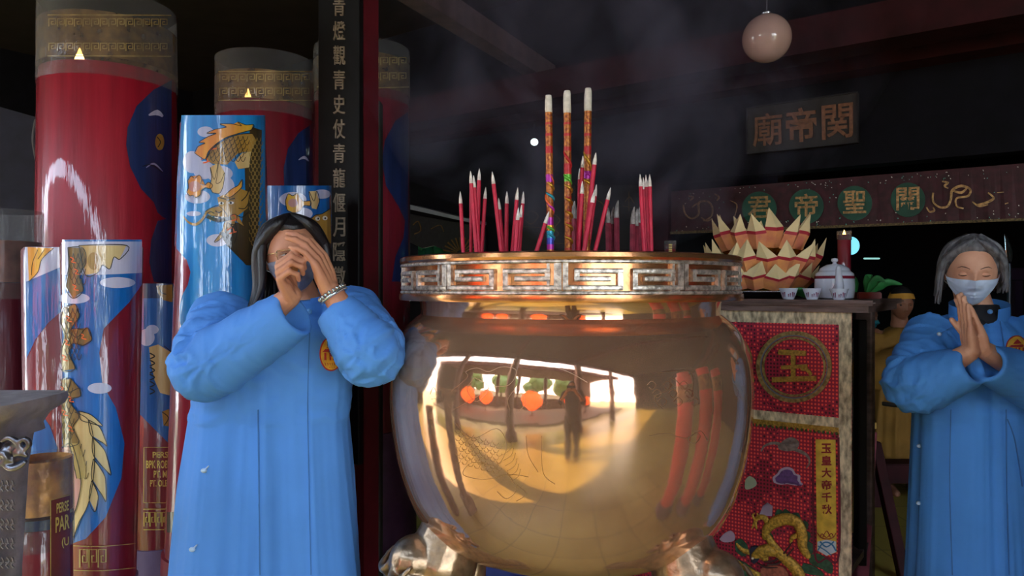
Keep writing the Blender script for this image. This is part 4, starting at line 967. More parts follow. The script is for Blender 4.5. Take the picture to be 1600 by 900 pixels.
pm = [mat('gold_joss_foil', '#c28a1e', .24, .75, var=.4, scale=25, bump=.5, bscale=30, hex2='#6d4310'), mat('orange_joss_paper', '#e09a5c', .5, var=.3, scale=14, hex2='#d07a60'), mat('crimson_joss_stripe', '#b02438', .5), mat('buff_joss_paper', '#e6cf9b', .65, var=.12)]
bm = bmesh.new(); zb = zt + .016
lathe(bm, [(.10, zb), (.15, zb + .03), (.12, zb + .07), (.14, zb + .13), (.11, zb + .18), (.12, zb + .215), (.05, zb + .24)], (lp.x, lp.y), 24, wob=lambda a, z: .012 * noise.noise(Vector((math.cos(a) * 4, math.sin(a) * 4, z * 30)))); obj('foil_heart', bm, pm[0], t)
def petal(ang, rb, zb_, rt, zt_, w, skew):
    d = Vector((math.cos(ang), math.sin(ang), 0)); s = Vector((-d.y, d.x, 0)); c = Vector((lp.x, lp.y, 0))
    bm = bmesh.new(); rows = []
    T = (0, .22, .56, .63, 1.0); HW = (.55, .95, .98, .92, .02)
    base = c + d * rb + Vector((0, 0, zb_)); tip = c + d * rt + Vector((0, 0, zt_))
    out = (d * (zt_ - zb_) - Vector((0, 0, 1)) * (rt - rb)).normalized()
    for tt, hw in zip(T, HW):
        m = base.lerp(tip, tt) + out * (.03 * math.sin(tt * 2.2)) + s * skew * w * max(0, tt - .62) * 2.2
        h = w * hw
        rows.append([bm.verts.new(m - s * h - out * .014 * hw), bm.verts.new(m + out * .016 * hw), bm.verts.new(m + s * h - out * .014 * hw), bm.verts.new(m + s * h * .9 - out * .017 * hw), bm.verts.new(m + out * .010 * hw), bm.verts.new(m - s * h * .9 - out * .017 * hw)])
    fm = []
    for i in range(4):
        for j in range(6):
            k = (j + 1) % 6; f = bm.faces.new((rows[i][j], rows[i][k], rows[i + 1][k], rows[i + 1][j])); fm.append((f, i))
    bm.faces.new(rows[0][::-1]); bm.faces.new(rows[-1])
    for f, i in fm: f.material_index = i
    o = obj('petal', bm, pm[0], t)
    for m in pm[1:]: o.data.materials.append(m)
rr = random.Random(5)
for (n, rb, z0_, rt, z1_, w, ph) in ((15, .128, .155, .178, .358, .041, .1), (18, .155, .055, .228, .246, .046, .3), (15, .125, .0, .205, .142, .053, .05)):
    for i in range(n):
        a = ph + 2 * PI * i / n + rr.uniform(-.05, .05)
        petal(a, rb, zb + z0_, rt + rr.uniform(-.012, .012), zb + z1_ + rr.uniform(-.02, .014), w, rr.choice((-.9, -.5, .5, .9)))
# cups
def cup(px, inn, label):
    p = tp(px, inn); t = thing('tea_cup', label, 'cup', p, 'porcelain tea cups on the altar'); z = zt; k = p.y / F
    bm = bmesh.new(); lathe(bm, [(8 * k, z), (8.6 * k, z + .004), (9.5 * k, z + .008), (12.2 * k, z + .028), (14.5 * k, z + 17.5 * k), (13.6 * k, z + 17.5 * k), (11 * k, z + .028), (7 * k, z + .01), (.001, z + .008)], (p.x, p.y), 36); o = obj('cup', bm, porcelain, t, True, sharp=50)
    bm = bmesh.new()
    def rf(zz): return 9.5 * k + (zz - z - .008) * 3.6 * k / .0265 * 1.06 if zz > z + .008 else 9 * k
    pj = on_cyl(p.x, p.y, lambda zz: (9.5 + 2.7 * (zz - z - .008) / .02) * k if zz < z + .028 else (12.2 + 2.3 * (zz - z - .028) / (17.5 * k - .028)) * k)
    yb = 450 + (CZ - zt) / k
    for i, (a, h) in enumerate(((-8.5, 7), (-6, 8), (0, 5), (3, 6), (6.5, 8), (9, 7))): stroke2d(bm, [(px + a * .9, yb - 3.5), (px + a, yb - 3.5 - h)], [.8, 2.0], False)
    lay('blue_red_pattern', bm, pj, mat('cup_print', '#3a2f5c', .3, var=.6, scale=90, hex2='#8a3550'), t, .0006, cut=2)
cup(1232, .05, 'small porcelain cup beside the paper lotus'); cup(1269, .05, 'small porcelain cup in the middle of the three, beside the teapot'); cup(1311, .025, 'small porcelain cup standing in front of the white teapot')
# teapot
p = tp(1304, .17); k = p.y / F; z = zt
t = thing('teapot', 'white porcelain teapot with a red stripe and a knobbed lid', 'teapot', p)
def y2z(py): return zt + (468 - py) * k
bm = bmesh.new(); lathe(bm, [(24 * k, z), (28 * k, z + .006), (29.5 * k, y2z(450)), (29 * k, y2z(435)), (28 * k, y2z(428)), (22 * k, y2z(423)), (8 * k, y2z(421))], (p.x, p.y), 48); obj('body', bm, porcelain, t, True, sharp=45)
bm = bmesh.new(); lathe(bm, [(23 * k, y2z(423.5)), (21 * k, y2z(419.5)), (12 * k, y2z(414)), (4 * k, y2z(413)), (2.4 * k, y2z(411)), (5.2 * k, y2z(408)), (4.6 * k, y2z(404.5)), (1 * k, y2z(403.5))], (p.x, p.y), 40); obj('lid', bm, porcelain, t, True, sharp=50)
bm = bmesh.new(); lathe(bm, [(28.6 * k, y2z(436)), (29.5 * k, y2z(436)), (29.3 * k, y2z(431.5)), (28.4 * k, y2z(431.5))], (p.x, p.y), 48, False, False); obj('red_stripe', bm, stripe_red, t, True)
bm = bmesh.new(); lathe(bm, [(21.6 * k, y2z(421.5)), (22.3 * k, y2z(422.3)), (21.9 * k, y2z(422.9))], (p.x, p.y), 40, False, False); obj('lid_line', bm, stripe_red, t, True)
bm = bmesh.new(); d = Vector((-.25, -.97, 0))
tube(bm, catmull([p + d * 26 * k + Vector((0, 0, y2z(455) - z)), p + d * 40 * k + Vector((0, 0, y2z(446) - z)), p + d * 45 * k + Vector((-.004, 0, y2z(430) - z)), p + d * 52 * k + Vector((-.008, 0, y2z(420) - z))]), [9 * k, 6.5 * k, 4.5 * k, 3.4 * k], 14); obj('spout', bm, porcelain, t, True)
bm = bmesh.new(); tube(bm, catmull([p - d * 26 * k + Vector((0, 0, y2z(432) - z)), p - d * 44 * k + Vector((0, 0, y2z(430) - z)), p - d * 46 * k + Vector((0, 0, y2z(448) - z)), p - d * 27 * k + Vector((0, 0, y2z(455) - z))]), 3.2 * k, 10); obj('handle', bm, porcelain, t, True)
# table candles
def glass_candle(px, inn, topy, hw, label, lit=True):
    p = tp(px, inn); k = p.y / F; zt_ = CZ - (topy - 450) * k
    t = thing('table_candle', label, 'candle', p)
    bm = bmesh.new(); lathe(bm, [(hw * k, zt), (hw * k, zt_ - .012), (hw * k * .9, zt_ - .008), (hw * .3 * k, zt_ - .012)], (p.x, p.y), 32); obj('wax', bm, wax_dark, t, True, sharp=40)
    bm = bmesh.new(); lathe(bm, [(hw * k * 1.06, zt_ - .03), (hw * k * 1.06, zt_ + .008), (hw * k * 1.10, zt_ + .008), (hw * k * 1.10, zt_ - .03)], (p.x, p.y), 32); obj('film_sleeve', bm, film(), t, True)
    if lit: warmflame(t, Vector((p.x, p.y, zt_ - .012)), .55)
    return t, p, k, zt_
glass_candle(1319, .40, 364, 10, 'lit red candle in clear film behind the white teapot')
t, p, k, zz = glass_candle(1047, .22, 379, 8.5, 'short dark red candle with gold marks, peeping over the censer rim', False)
bm = bmesh.new()
for i in range(6): stroke2d(bm, [(1045, 382 + i * 2.6), (1050, 382 + i * 2.6)], 1.2, False)
lay('gold_marks', bm, on_cyl(p.x, p.y, lambda z: 9.9 * k), mat('gold_lettering', '#d8bd62'), t, .001, cut=2)
# green leaf tray
p = tp(1352, .34); t = thing('offering_box', 'red lacquer box topped with green leaves, behind the teapot', 'box', p)
bm = bmesh.new(); wbox(bm, (p.x, p.y, zt + .014), (.10, .08, .028)); bevel(bm, .004); obj('box', bm, mat('red_lacquer', '#7d2418', .35), t)
gl = mat('green_paper_leaf', '#2f8a45', .5, var=.4, scale=20)
for i, (dx, dy, h, tx) in enumerate(((-.04, 0, .05, -.02), (.0, -.02, .055, .03), (.03, .01, .04, .06), (.015, .02, .07, .0))):
    bm = bmesh.new(); q = p + Vector((dx, dy, .028))
    tube(bm, catmull([q, q + Vector((tx * .5, -.01, h * .6)), q + Vector((tx, -.02, h)), q + Vector((tx * 1.8, -.03, h * .8))]), [.008, .02, .016, .003], 8, True, .25, (0, 1, .3)); obj('leaf', bm, gl, t, True)
p = tp(1250, .13); bm = bmesh.new(); tube(bm, catmull([p + Vector((-.05, .03, .006)), p + Vector((-.01, 0, .03)), p + Vector((.03, 0, .02)), p + Vector((.05, -.01, .006))]), [.008, .028, .024, .004], 10, True, .3, (0, .6, .8))
tag(obj('green_leaf', bm, gl, None, True), 'folded green leaf lying between the paper lotus and the cups', 'leaf')
# ------------------------------------------------------------------ hall behind: name board, banner, lamps
bn = FN - .06; pj = on_plane(N2 * bn, N2)
def fpt(px, py, n): d = ray(px, py); return CAMP + d * (n / d.dot(N2))
t = thing('name_board', 'dark wooden name board with three carved gold characters high above the doorway', 'sign board', fpt(1253, 195, bn))
c4 = [(1167, 240), (1340, 222), (1340, 144), (1167, 169)]
bm = bmesh.new(); f4 = [pj(*c) for c in c4]; b4 = [q + N2 * .05 for q in f4]; quadbox(bm, f4 + b4); obj('board', bm, mat('dim_board', '#2b2624', .6, var=.3), t)
bm = bmesh.new(); e = c4 + c4[:1]; stroke2d(bm, e, 2.2, False); lay('frame', bm, pj, mat('dim_board_frame', '#1e191a', .6), t, .001, .012)
bm = bmesh.new()
glyphs(bm, '廟', [(1176, 180), (1222, 174), (1223, 226), (1177, 230)], .008); glyphs(bm, '帝', [(1228, 171), (1276, 166), (1276, 220), (1229, 224)], .016); glyphs(bm, '関', [(1284, 166), (1333, 160), (1333, 215), (1285, 219)], .012)
lay('gold_lettering', bm, pj, mat('dull_gold_lettering', '#8a5c40', .5, .25, var=.3, scale=40), t, .001, .01)
# banner over the doorway
bn = FN - .03; pjb = on_plane(N2 * bn, N2)
t = thing('doorway_banner', 'dark red embroidered banner with green discs and gold dragons across the top of the doorway', 'banner', fpt(1320, 315, bn))
bm = bmesh.new(); rows = []
for i in range(61):
    u = i / 60; x = 1048 + (1600 - 1048) * u; yt = 299 - 44 * u; yb = 366 - 21 * u
    w = .008 * math.sin(i * .9); A = pjb(x, yt) + N2 * .004; Bq = pjb(x, yb) + N2 * .004 - N2 * abs(w)
    rows.append([A, Bq, Bq + N2 * .006, A + N2 * .006])
loft(bm, rows); obj('cloth', bm, mat('dark_red_banner', '#3f101b', .6, var=.4, scale=20), t)
gd2 = mat('banner_gold_thread', '#b08a58', .4, .5, var=.5, scale=60)
for ch, x, y in (('君', 1187, 325), ('帝', 1260.5, 321), ('聖', 1336, 316), ('關', 1419, 311)):
    bm = bmesh.new(); poly2d(bm, ellipse(x, y + 1.5, 27, 27)); lay('green_disc', bm, pjb, mat('green_disc_thread', '#1f5240', .6, var=.3), t, .009, .002)
    bm = bmesh.new(); glyphs(bm, ch, [(x - 18, y - 17), (x + 18, y - 19), (x + 18, y + 17), (x - 18, y + 18)], .012); lay('gold_lettering', bm, pjb, gd2, t, .0125, .002)
def bz(l): return [(1040 + a * .35, 240 + b * .35) for a, b in l]
bm = bmesh.new()
for p, w in (([(80, 230), (90, 270), (120, 290), (150, 270), (150, 220), (190, 215), (210, 240), (205, 280), (170, 300)], 3), ([(105, 190), (125, 195), (110, 210)], 2.5), ([(220, 180), (240, 195), (230, 210)], 2.5), ([(160, 285), (185, 300), (210, 290)], 2.5), ([(120, 240), (140, 225), (150, 235)], 2), ([(290, 210), (320, 230), (310, 280)], 1.5),
             ([(1195, 175), (1195, 215), (1225, 240), (1260, 235), (1275, 200), (1280, 165), (1320, 145), (1360, 160), (1350, 190), (1300, 200), (1300, 235), (1330, 245)], 4), ([(1235, 125), (1262, 130), (1245, 145), (1262, 155)], 3), ([(1165, 240), (1180, 260), (1200, 255), (1195, 240)], 3), ([(1390, 230), (1430, 220), (1465, 200), (1440, 175)], 4), ([(1280, 165), (1320, 175), (1350, 150)], 4), ([(1515, 225), (1530, 220)], 2.5), ([(1480, 175), (1510, 172)], 2), ([(1370, 215), (1400, 235), (1440, 228)], 3)):
    stroke2d(bm, bz(p), [w * .6, w, w * .5])
lay('gold_dragon', bm, pjb, gd2, t, .009, .003)
rr = random.Random(11); bm = bmesh.new(); b2 = bmesh.new()
for i in range(150):
    u = rr.random(); x = 1052 + 540 * u; yt = 299 - 44 * u; yb = 366 - 21 * u; y = yt + (yb - yt) * rr.choice((rr.uniform(.04, .2), rr.uniform(.8, .97), rr.uniform(.05, .95)))
    poly2d(bm if rr.random() < .6 else b2, ellipse(x, y, rr.uniform(.5, 1.4), rr.uniform(.4, .8), 6, rr.random() * 3))
lay('sequin_scatter', bm, pjb, mat('silver_sequin', '#c9c0b5', .3, .6), t, .009, .001); lay('sequin_scatter', b2, pjb, mat('teal_sequin', '#3f8a7a', .3, .5), t, .009, .001)
bm = bmesh.new(); stroke2d(bm, [(1048, 364), (1600, 343)], 4, False); lay('fringe', bm, pjb, mat('fringe_gold', '#6d5a35', .6, .2, var=.7, scale=90), t, .012, .003)
# globe pendant
c = W(1198, 60, 4.0); t = thing('globe_lamp', 'round white globe lamp hanging unlit from the dark ceiling', 'pendant lamp', (c.x, c.y, 4.0))
k = 4.0 / F
bm = bmesh.new(); bmesh.ops.create_uvsphere(bm, u_segments=40, v_segments=24, radius=37.5 * k, matrix=Matrix.Translation(c)); obj('globe', bm, mat('milky_globe', '#cfa79c', .16, var=.08, coat=.6), t, True)
bm = bmesh.new(); lathe(bm, [(.028, c.z + 36 * k), (.03, c.z + 39 * k), (.012, c.z + 43 * k)], (c.x, c.y), 16); obj('cap', bm, mat('silver', '#b5b5ba'), t, True, sharp=40)
bm = bmesh.new(); tube(bm, [(c.x, c.y, c.z + 41 * k), (c.x, c.y, 4.0)], .004, 6); obj('cord', bm, mat('grey_cord', '#6b6670', .6), t)
# lit things inside the hall
def disc_light(px, py, rx, ry, Y, name, label, col, st):
    c = W(px, py, Y); k = Y / F
    t = thing(name, label, 'lamp', c)
    bm = bmesh.new(); ball(bm, c, (rx * k, .03, ry * k), 24, 12); obj('globe', bm, mat(name + '_glow', col, .5, emis=col, estr=st), t, True)
    bm = bmesh.new(); tube(bm, [c + Vector((0, .02, 0)), c + Vector((0, .02, ry * k + .1))], .006, 6); obj('cord', bm, soot, t)
disc_light(1330, 384, 13, 14, 6.6, 'round_hall_lamp', 'round pale cyan lamp glowing behind the lit table candle', '#7fdcf2', 1.1)
disc_light(1362, 448, 11.5, 11, 6.6, 'round_hall_light', 'round pale cyan lamp glowing low behind the green leaves', '#8fe0ee', 1.1)
disc_light(835, 222, 6, 5.5, 5.0, 'small_bulb', 'small bright white bulb on the black wall beside the dragon sticks', '#e8ffff', 3.0)
c = W(1362, 404, 7.0); t = thing('tube_lamp', 'thin dim tube lamp in the dark hall, beyond the lit table candle', 'lamp', c); bm = bmesh.new(); tube(bm, [c - Vector((.07, 0, 0)), c + Vector((.07, 0, 0))], .008, 8); obj('tube', bm, mat('tube_glow', '#8fd0cc', .5, emis='#9fe0da', estr=.8), t)
bm = bmesh.new(); wbox(bm, c + Vector((0, .01, .014)), (.18, .04, .01)); obj('housing', bm, soot, t)
# ledge and carved lotus by the little window, dim gold panels on the black wall
bm = bmesh.new(); p, q = fpt(640, 327, FN - .15), fpt(745, 350, FN - .15); u = Vector((0, 0, .045)); quadbox(bm, [p, q, q + N2 * .14, p + N2 * .14, p + u, q + u * .6, q + u * .6 + N2 * .14, p + u + N2 * .14]); struct('trim_8', bm, mat('grey_ledge', '#8a8f96', .5))
pjw = on_plane(N2 * (FN - .012), N2)
t = thing('carved_valance', 'dark carved hanging with a gold lotus under the grey ledge, by the bright little opening', 'carving', fpt(690, 365, FN - .03))
bm = bmesh.new(); poly2d(bm, [(638, 334), (760, 356), (760, 400), (735, 400), (715, 398), (700, 392), (680, 384), (662, 388), (640, 378)]); lay('panel', bm, pjw, mat('dark_carving', '#1d1c20', .6, var=.4, scale=30), t, .001, .02)
bm = bmesh.new()
for i in range(13):
    a = PI * (i / 12); stroke2d(bm, [(722 + 6 * math.cos(a), 396 - 5 * math.sin(a)), (722 + 28 * math.cos(a), 398 - 27 * math.sin(a))], [1, 2.6])
stroke2d(bm, [(648, 352), (656, 346), (660, 360), (650, 366)], 1.5); stroke2d(bm, [(676, 358), (690, 352), (696, 362)], 1.2)
lay('gold_petals', bm, pjw, gold_dim, t, .022, .004)
for lab, items in (('dim carved wall panel with gold knot patterns, behind the first bunches of sticks', [[(822, 336), (832, 330), (842, 338), (832, 350), (822, 344)], [(818, 354), (848, 356)], [(866, 334), (876, 344), (868, 356), (874, 366), (862, 372)], [(858, 380), (890, 381)]]),
                   ('dim carved wall panel with gold leaf sprays, behind the burnt sticks', [[(932, 312), (942, 318), (948, 328)], [(978, 316), (985, 308), (992, 318)], [(984, 300), (984, 330)], [(974, 322), (996, 326)], [(1022, 350), (1032, 362), (1024, 372), (1030, 384), (1022, 392)], [(1016, 356), (1030, 352)], [(1014, 374), (1032, 370)], [(1016, 392), (1034, 386)]])):
    xs = [p[0] for l in items for p in l]; t = thing('wall_panel', lab, 'carved panel', fpt((min(xs) + max(xs)) / 2, 345, FN - .03), 'carved wall panels')
    bm = bmesh.new(); poly2d(bm, [(min(xs) - 10, 290), (max(xs) + 10, 290), (max(xs) + 10, 470), (min(xs) - 10, 470)]); lay('panel', bm, pjw, mat('panel_black', '#19161b', .6), t, .001, .012)
    bm = bmesh.new()
    for l in items: stroke2d(bm, l, [.8, 1.8, .8])
    lay('gold_motif', bm, pjw, gold_dim, t, .0135, .003)
# things in the gap between the candles, dark cloth on the far left
p = W(272, 470, 4.6); t = thing('side_shelf', 'dark shelf glimpsed in the gap between the giant candles', 'shelf', (p.x, p.y, 0))
for zz in (.5, .95, CZ + .05, CZ + .62):
    bm = bmesh.new(); wbox(bm, (p.x, p.y + .1, zz), (.7, .35, .03)); obj('shelf_board', bm, soot, t)
for sx_ in (-.34, .34):
    bm = bmesh.new(); wbox(bm, (p.x + sx_, p.y + .1, 1.1), (.04, .35, 2.2)); obj('upright', bm, soot, t)
bm = bmesh.new(); c = W(271, 402, 4.55); wbox(bm, (c.x, c.y, CZ + .08 + .06), (.11, .06, .12)); bevel(bm, .015); tag(obj('red_box', bm, mat('bright_red_cloth', '#d8203a', .6)), 'bright red box on the dark shelf between the giant candles', 'box')
bm = bmesh.new(); c = W(272, 437, 4.4); quadbox(bm, [c + Vector(v) for v in ((-.05, 0, -.05), (.05, .01, -.07), (.05, .014, -.07), (-.05, .004, -.05), (-.04, 0, .05), (.055, .01, .03), (.055, .014, .03), (-.04, .004, .05))]); tag(obj('paper_card', bm, mat('lavender_paper', '#8d7fa0', .7)), 'lavender paper card hanging below the red box', 'card')
p0 = W(-60, 150, 5.6); p1 = W(74, 188, 5.6); bm = bmesh.new()
quadbox(bm, [Vector((p0.x, p0.y, .3)), Vector((p1.x, p1.y, .3)), Vector((p1.x, p1.y + .03, .3)), Vector((p0.x, p0.y + .03, .3)), p0, p1, p1 + Vector((0, .03, 0)), p0 + Vector((0, .03, 0))])
tag(obj('hanging_cloth', bm, mat('dark_navy_cloth', '#23243a', .8, var=.2)), 'dark navy cloth with a slanting top edge behind the tallest candle', 'cloth')
bm = bmesh.new(); tube(bm, catmull([W(55, 188, 5.2), W(51, 215, 5.2), W(54, 240, 5.2), W(60, 268, 5.2), W(66, 280, 5.2)]), .008, 6); tag(obj('bent_cane', bm, mat('grey_cane', '#6a6670', .6)), 'thin grey bent cane curving beside the tallest candle', 'cane')
# blue cloth stool under the bowl
c = W(768, 885, 3.0); t = thing('draped_stool', 'low stool draped in deep blue cloth, seen under the bronze bowl', 'stool', (c.x, c.y, 0))
bm = bmesh.new(); lathe(bm, [(.19, .03), (.175, .3), (.165, .5), (.15, .515), (.01, .515)], (c.x, c.y), 48, wob=lambda a, z: .012 * math.sin(a * 9) * max(0, (.5 - z) * 2)); obj('cloth_cover', bm, mat('deep_blue_cloth', '#243a86', .7), t, True, sharp=50)
bm = bmesh.new(); lathe(bm, [(.12, 0), (.12, .03)], (c.x, c.y), 24); obj('foot', bm, soot, t)
# door post, leaning red gate leaf, bench
bm = bmesh.new(); c = W(1344, 450, 3.05); wbox(bm, (c.x, c.y, .66), (.034, .05, 1.32)); bevel(bm, .004, 1); tag(obj('black_post', bm, mat('black_post', '#0d0c10', .5)), 'slim black post at the end of the altar table', 'post')
t = thing('red_trestle', 'maroon painted wooden trestle leaning beside the black post', 'trestle', (W(1350, 450, 3.2).x, 3.2, 0))
def plank(name, p, q, w, th, m):
    bm = bmesh.new(); d = (q - p).normalized(); s = Vector((1, 0, 0)) * w / 2; f = Vector((0, 1, 0)) * th / 2
    quadbox(bm, [p - s - f, p + s - f, p + s + f, p - s + f, q - s - f, q + s - f, q + s + f, q - s + f]); bevel(bm, .003, 1); return obj(name, bm, m, t)
a, b = W(1358.5, 674, 3.6), W(1343, 905, 3.0); e = b + (b - a) * (b.z / (a.z - b.z)); e.z = 0.0
plank('rail', e, a, .05, .06, mat('pinkish_maroon', '#a35662', .5, var=.3))
a2, b2 = W(1366, 690, 3.8), W(1402, 855, 3.7); e2 = b2 + (b2 - a2) * (b2.z / (a2.z - b2.z)); e2.z = 0
plank('brace', e2, a2, .05, .05, maroon_dark)
bm = bmesh.new(); c = W(1361, 664, 3.6); wbox(bm, c, (.034, .04, .03)); obj('yellow_cap', bm, mat('yellow_cap', '#c79a2f', .5), t)
t = thing('low_bench', 'low dark red bench in front of the robed man in the dim hall', 'bench', (W(1410, 735, 4.95).x, 4.95, 0))
c = W(1410, 736, 4.95); bm = bmesh.new(); wbox(bm, (c.x, c.y, c.z), (.5, .16, .13)); bevel(bm, .008); obj('seat', bm, maroon_dark, t)
for s_ in (-.2, .2):
    bm = bmesh.new(); wbox(bm, (c.x + s_, c.y, (c.z - .06) / 2), (.05, .13, c.z - .06)); obj('leg', bm, maroon_dark, t)
# halberd and box at the far right
t = thing('halberd', 'polished ceremonial halberd standing upright behind the grey-haired woman', 'halberd', (W(1577, 450, 4.6).x, 4.6, 0))
bm = bmesh.new(); c = W(1577, 450, 4.6); tube(bm, [(c.x, 4.6, 0), (c.x, 4.6, CZ + .15)], .012, 8); obj('shaft', bm, mat('blued_steel', '#5a6d80', .3, .8), t)
bm = bmesh.new(); tube(bm, catmull([W(1577, 420, 4.6), W(1576, 392, 4.6), W(1574, 378, 4.6), W(1570, 366, 4.6)]), [.012, .03, .022, .004], 8, True, .3, (0, 1, 0)); obj('blade', bm, mat('bright_steel', '#b5cfe0', .15, .9), t, True)
bm = bmesh.new(); c = W(1588, 428, 4.7); wbox(bm, c, (.09, .05, .075)); bevel(bm, .005); wbox(bm, c - Vector((0, 0, .04 + c.z / 2 - .02)), (.05, .05, c.z - .045)); tag(obj('purple_stand', bm, mat('dusky_purple', '#4d3a58', .6)), 'dusky purple box on a stand behind the woman\'s shoulder', 'stand')
# ------------------------------------------------------------------ people
skin_m = mat('skin_man', '#cf9270', .5, var=.1, scale=12, hex2='#be7e60', bump=.08, bscale=160, bdist=.002)
skin_w = mat('skin_woman', '#d4a083', .5, var=.1, scale=12, hex2='#c48c70', bump=.08, bscale=160, bdist=.002)
robe_blue = mat('sky_blue_robe_cloth', '#5290de', .8, var=.06, scale=5, bump=.12, bscale=7, bdist=.03)
robe_blue2 = mat('azure_robe_cloth', '#4a8fdc', .8, var=.06, scale=5, bump=.12, bscale=7, bdist=.03)
seam_blue = mat('robe_seam', '#3f73b5', .8)
black_hair = mat('black_hair', '#1d191b', .42, var=.5, scale=30, stretch=(1, 1, .2), bump=.5, bscale=160, bdist=.004)
grey_hair = mat('grey_hair', '#66676b', .45, var=.55, scale=60, stretch=(1, 1, .25), bump=.5, bscale=180, bdist=.004, hex2='#3d3c3f')
brow_m = mat('brow_hair', '#2d2220', .7)
HEAD = (.074, .096, .118)
def gs(x, z, x0, z0, sx_, sz_): return math.exp(-((x - x0) / sx_) ** 2 - ((z - z0) / sz_) ** 2)
def headpt(az, el, off=0.0, features=True):
    d = Vector((math.sin(az) * math.cos(el), -math.cos(az) * math.cos(el), math.sin(el)))
    a, b, c = HEAD
    r = 1 / math.sqrt((d.x / a) ** 2 + (d.y / b) ** 2 + (d.z / c) ** 2) + off
    p = d * r
    if p.z < 0:
        t = min(1.2, -p.z / c)
        p.x *= 1 - .30 * t ** 1.6
        if p.y > 0: p.y *= 1 - .35 * t
    else:
        p.x *= 1 + .03 * (p.z / c)
    if p.y < 0 and features:
        w = min(1, -p.y / .05)
        x, z = p.x, p.z
        f = .004 * (gs(x, z, -.03, .020, .022, .008) + gs(x, z, .03, .020, .022, .008))
        f -= .010 * (gs(x, z, -.031, .0, .015, .010) + gs(x, z, .031, .0, .015, .010))
        f += .013 * gs(x, z, 0, -.010, .009, .022) + .021 * gs(x, z, 0, -.036, .012, .012) + .009 * (gs(x, z, -.014, -.041, .008, .008) + gs(x, z, .014, -.041, .008, .008))
        f += .006 * gs(x, z, 0, -.066, .022, .005) + .006 * gs(x, z, 0, -.076, .018, .005) - .003 * gs(x, z, 0, -.0705, .024, .002)
        f += .007 * gs(x, z, 0, -.103, .02, .014) + .004 * (gs(x, z, -.047, -.026, .02, .018) + gs(x, z, .047, -.026, .02, .018))
        p.y -= f * w
    return p
def grid_head(bm, M, n=110, m=90, off=0):
    rings = []
    for i in range(1, m):
        el = -PI / 2 + PI * i / m
        rings.append([M @ headpt(2 * PI * j / n - PI, el, off) for j in range(n)])
    loft(bm, rings)
def hand(bm, w, f, p, sgn, flex, scale=1.0, thumb=(.6, .75, .25), tflex=.25, spread=.03, palmw=1.0):
    'w wrist, f finger direction, p the way the palm faces, sgn +1 right hand, -1 left hand'
    f = Vector(f).normalized(); p = Vector(p); p = (p - f * p.dot(f)).normalized(); k = f.cross(p) * sgn; s = scale
    tips = []
    PL = (.086, .09, .086, .078); OFF = (.0265, .009, -.0085, -.0255)
    LEN_ = ((.042, .026, .021), (.046, .029, .022), (.042, .027, .021), (.033, .021, .018)); RD = (.0088, .009, .0085, .0075)
    for i in range(4):
        base = w + (f * PL[i] + k * OFF[i] * palmw) * s
        tube(bm, [w + k * OFF[i] * .55 * s, w + (f * PL[i] * .5 + k * OFF[i] * .85 * palmw - p * .001) * s, base], [.0145 * s, .0142 * s, .0105 * s], 10)
        tube(bm, [w + k * OFF[i] * .5 * s + p * .008 * s, w + (f * PL[i] * .6 + k * OFF[i] * .85 * palmw) * s + p * .007 * s], [.012 * s, .010 * s], 8)
        a = 0; q = base; P = [base]; dirs = f + k * spread * (1.5 - i); dirs.normalize()
        fl = flex[i] if hasattr(flex[0], '__len__') else flex
        for L_, fx in zip(LEN_[i], fl):
            a += fx; q = q + (dirs * math.cos(a) + p * math.sin(a)) * L_ * s; P.append(q)
        r = RD[i] * s
        tube(bm, P, [r * 1.08, r * 1.0, r * .92, r * .78], 10)
        for q_ in P[1:3]: ball(bm, q_, r * 1.04, 10, 6)
        tips.append(P)
    tb = w + (f * .022 + k * .026 + p * .008) * s
    d = (k * thumb[0] + f * thumb[1] + p * thumb[2]).normalized(); P = [tb]; q = tb
    for L_ in (.042, .031, .026):
        q = q + d * L_ * s; P.append(q); d = (d * math.cos(tflex) + (f * .7 - k * .4 + p * .3).normalized() * math.sin(tflex)).normalized()
    tube(bm, [w + (k * .012 + p * .005) * s, tb], [.014 * s, .0145 * s], 10)
    tube(bm, P, [.0135 * s, .0112 * s, .0102 * s, .0085 * s], 10)
    return tips
def selli(cx, cy, hw, hd, z, yaw, n=56, e=2.4):
    out = []
    for j in range(n):
        t = 2 * PI * j / n; c, s = math.cos(t), math.sin(t)
        m = (abs(c) ** e + abs(s) ** e) ** (-1 / e); u, v = c * m * hw, s * m * hd
        out.append((cx + u * math.cos(yaw) - v * math.sin(yaw), cy + u * math.sin(yaw) + v * math.cos(yaw), z))
    return out
def sleeve(bm, pts, rads, hollow=.10, flat=1.0):
    P = catmull(pts, 7); R = lerpl(rads, len(P)); rings = []; up = None; fr = []
    for i, p in enumerate(P):
        t = (P[min(i + 1, len(P) - 1)] - P[max(0, i - 1)]).normalized()
        if up is None: up = Vector((0, 0, 1)) if abs(t.z) < .8 else Vector((0, -1, 0))
        u = (up - t * up.dot(t)).normalized(); up = u; fr.append((u, t.cross(u), t))
    def ring(i, r, sh=0): return [P[i] + fr[i][2] * sh + (fr[i][0] * math.cos(2 * PI * j / 32) + fr[i][1] * math.sin(2 * PI * j / 32) * flat) * r for j in range(32)]
    rings = [ring(i, R[i]) for i in range(len(P))]
    n = len(P) - 1
    rings += [ring(n, R[n] - .013), ring(n, R[n] - .016, -hollow * .5), ring(n, (R[n] - .016) * .8, -hollow)]
    loft(bm, rings)
    return P, R
def seg_dist(p, P):
    best = 9; bi = 0
    for i in range(len(P) - 1):
        a, b = P[i], P[i + 1]; ab = b - a; t = max(0, min(1, (p - a).dot(ab) / ab.length_squared)); d = (p - a - ab * t).length
        if d < best: best = d; bi = i + t
    return best, bi / (len(P) - 1)
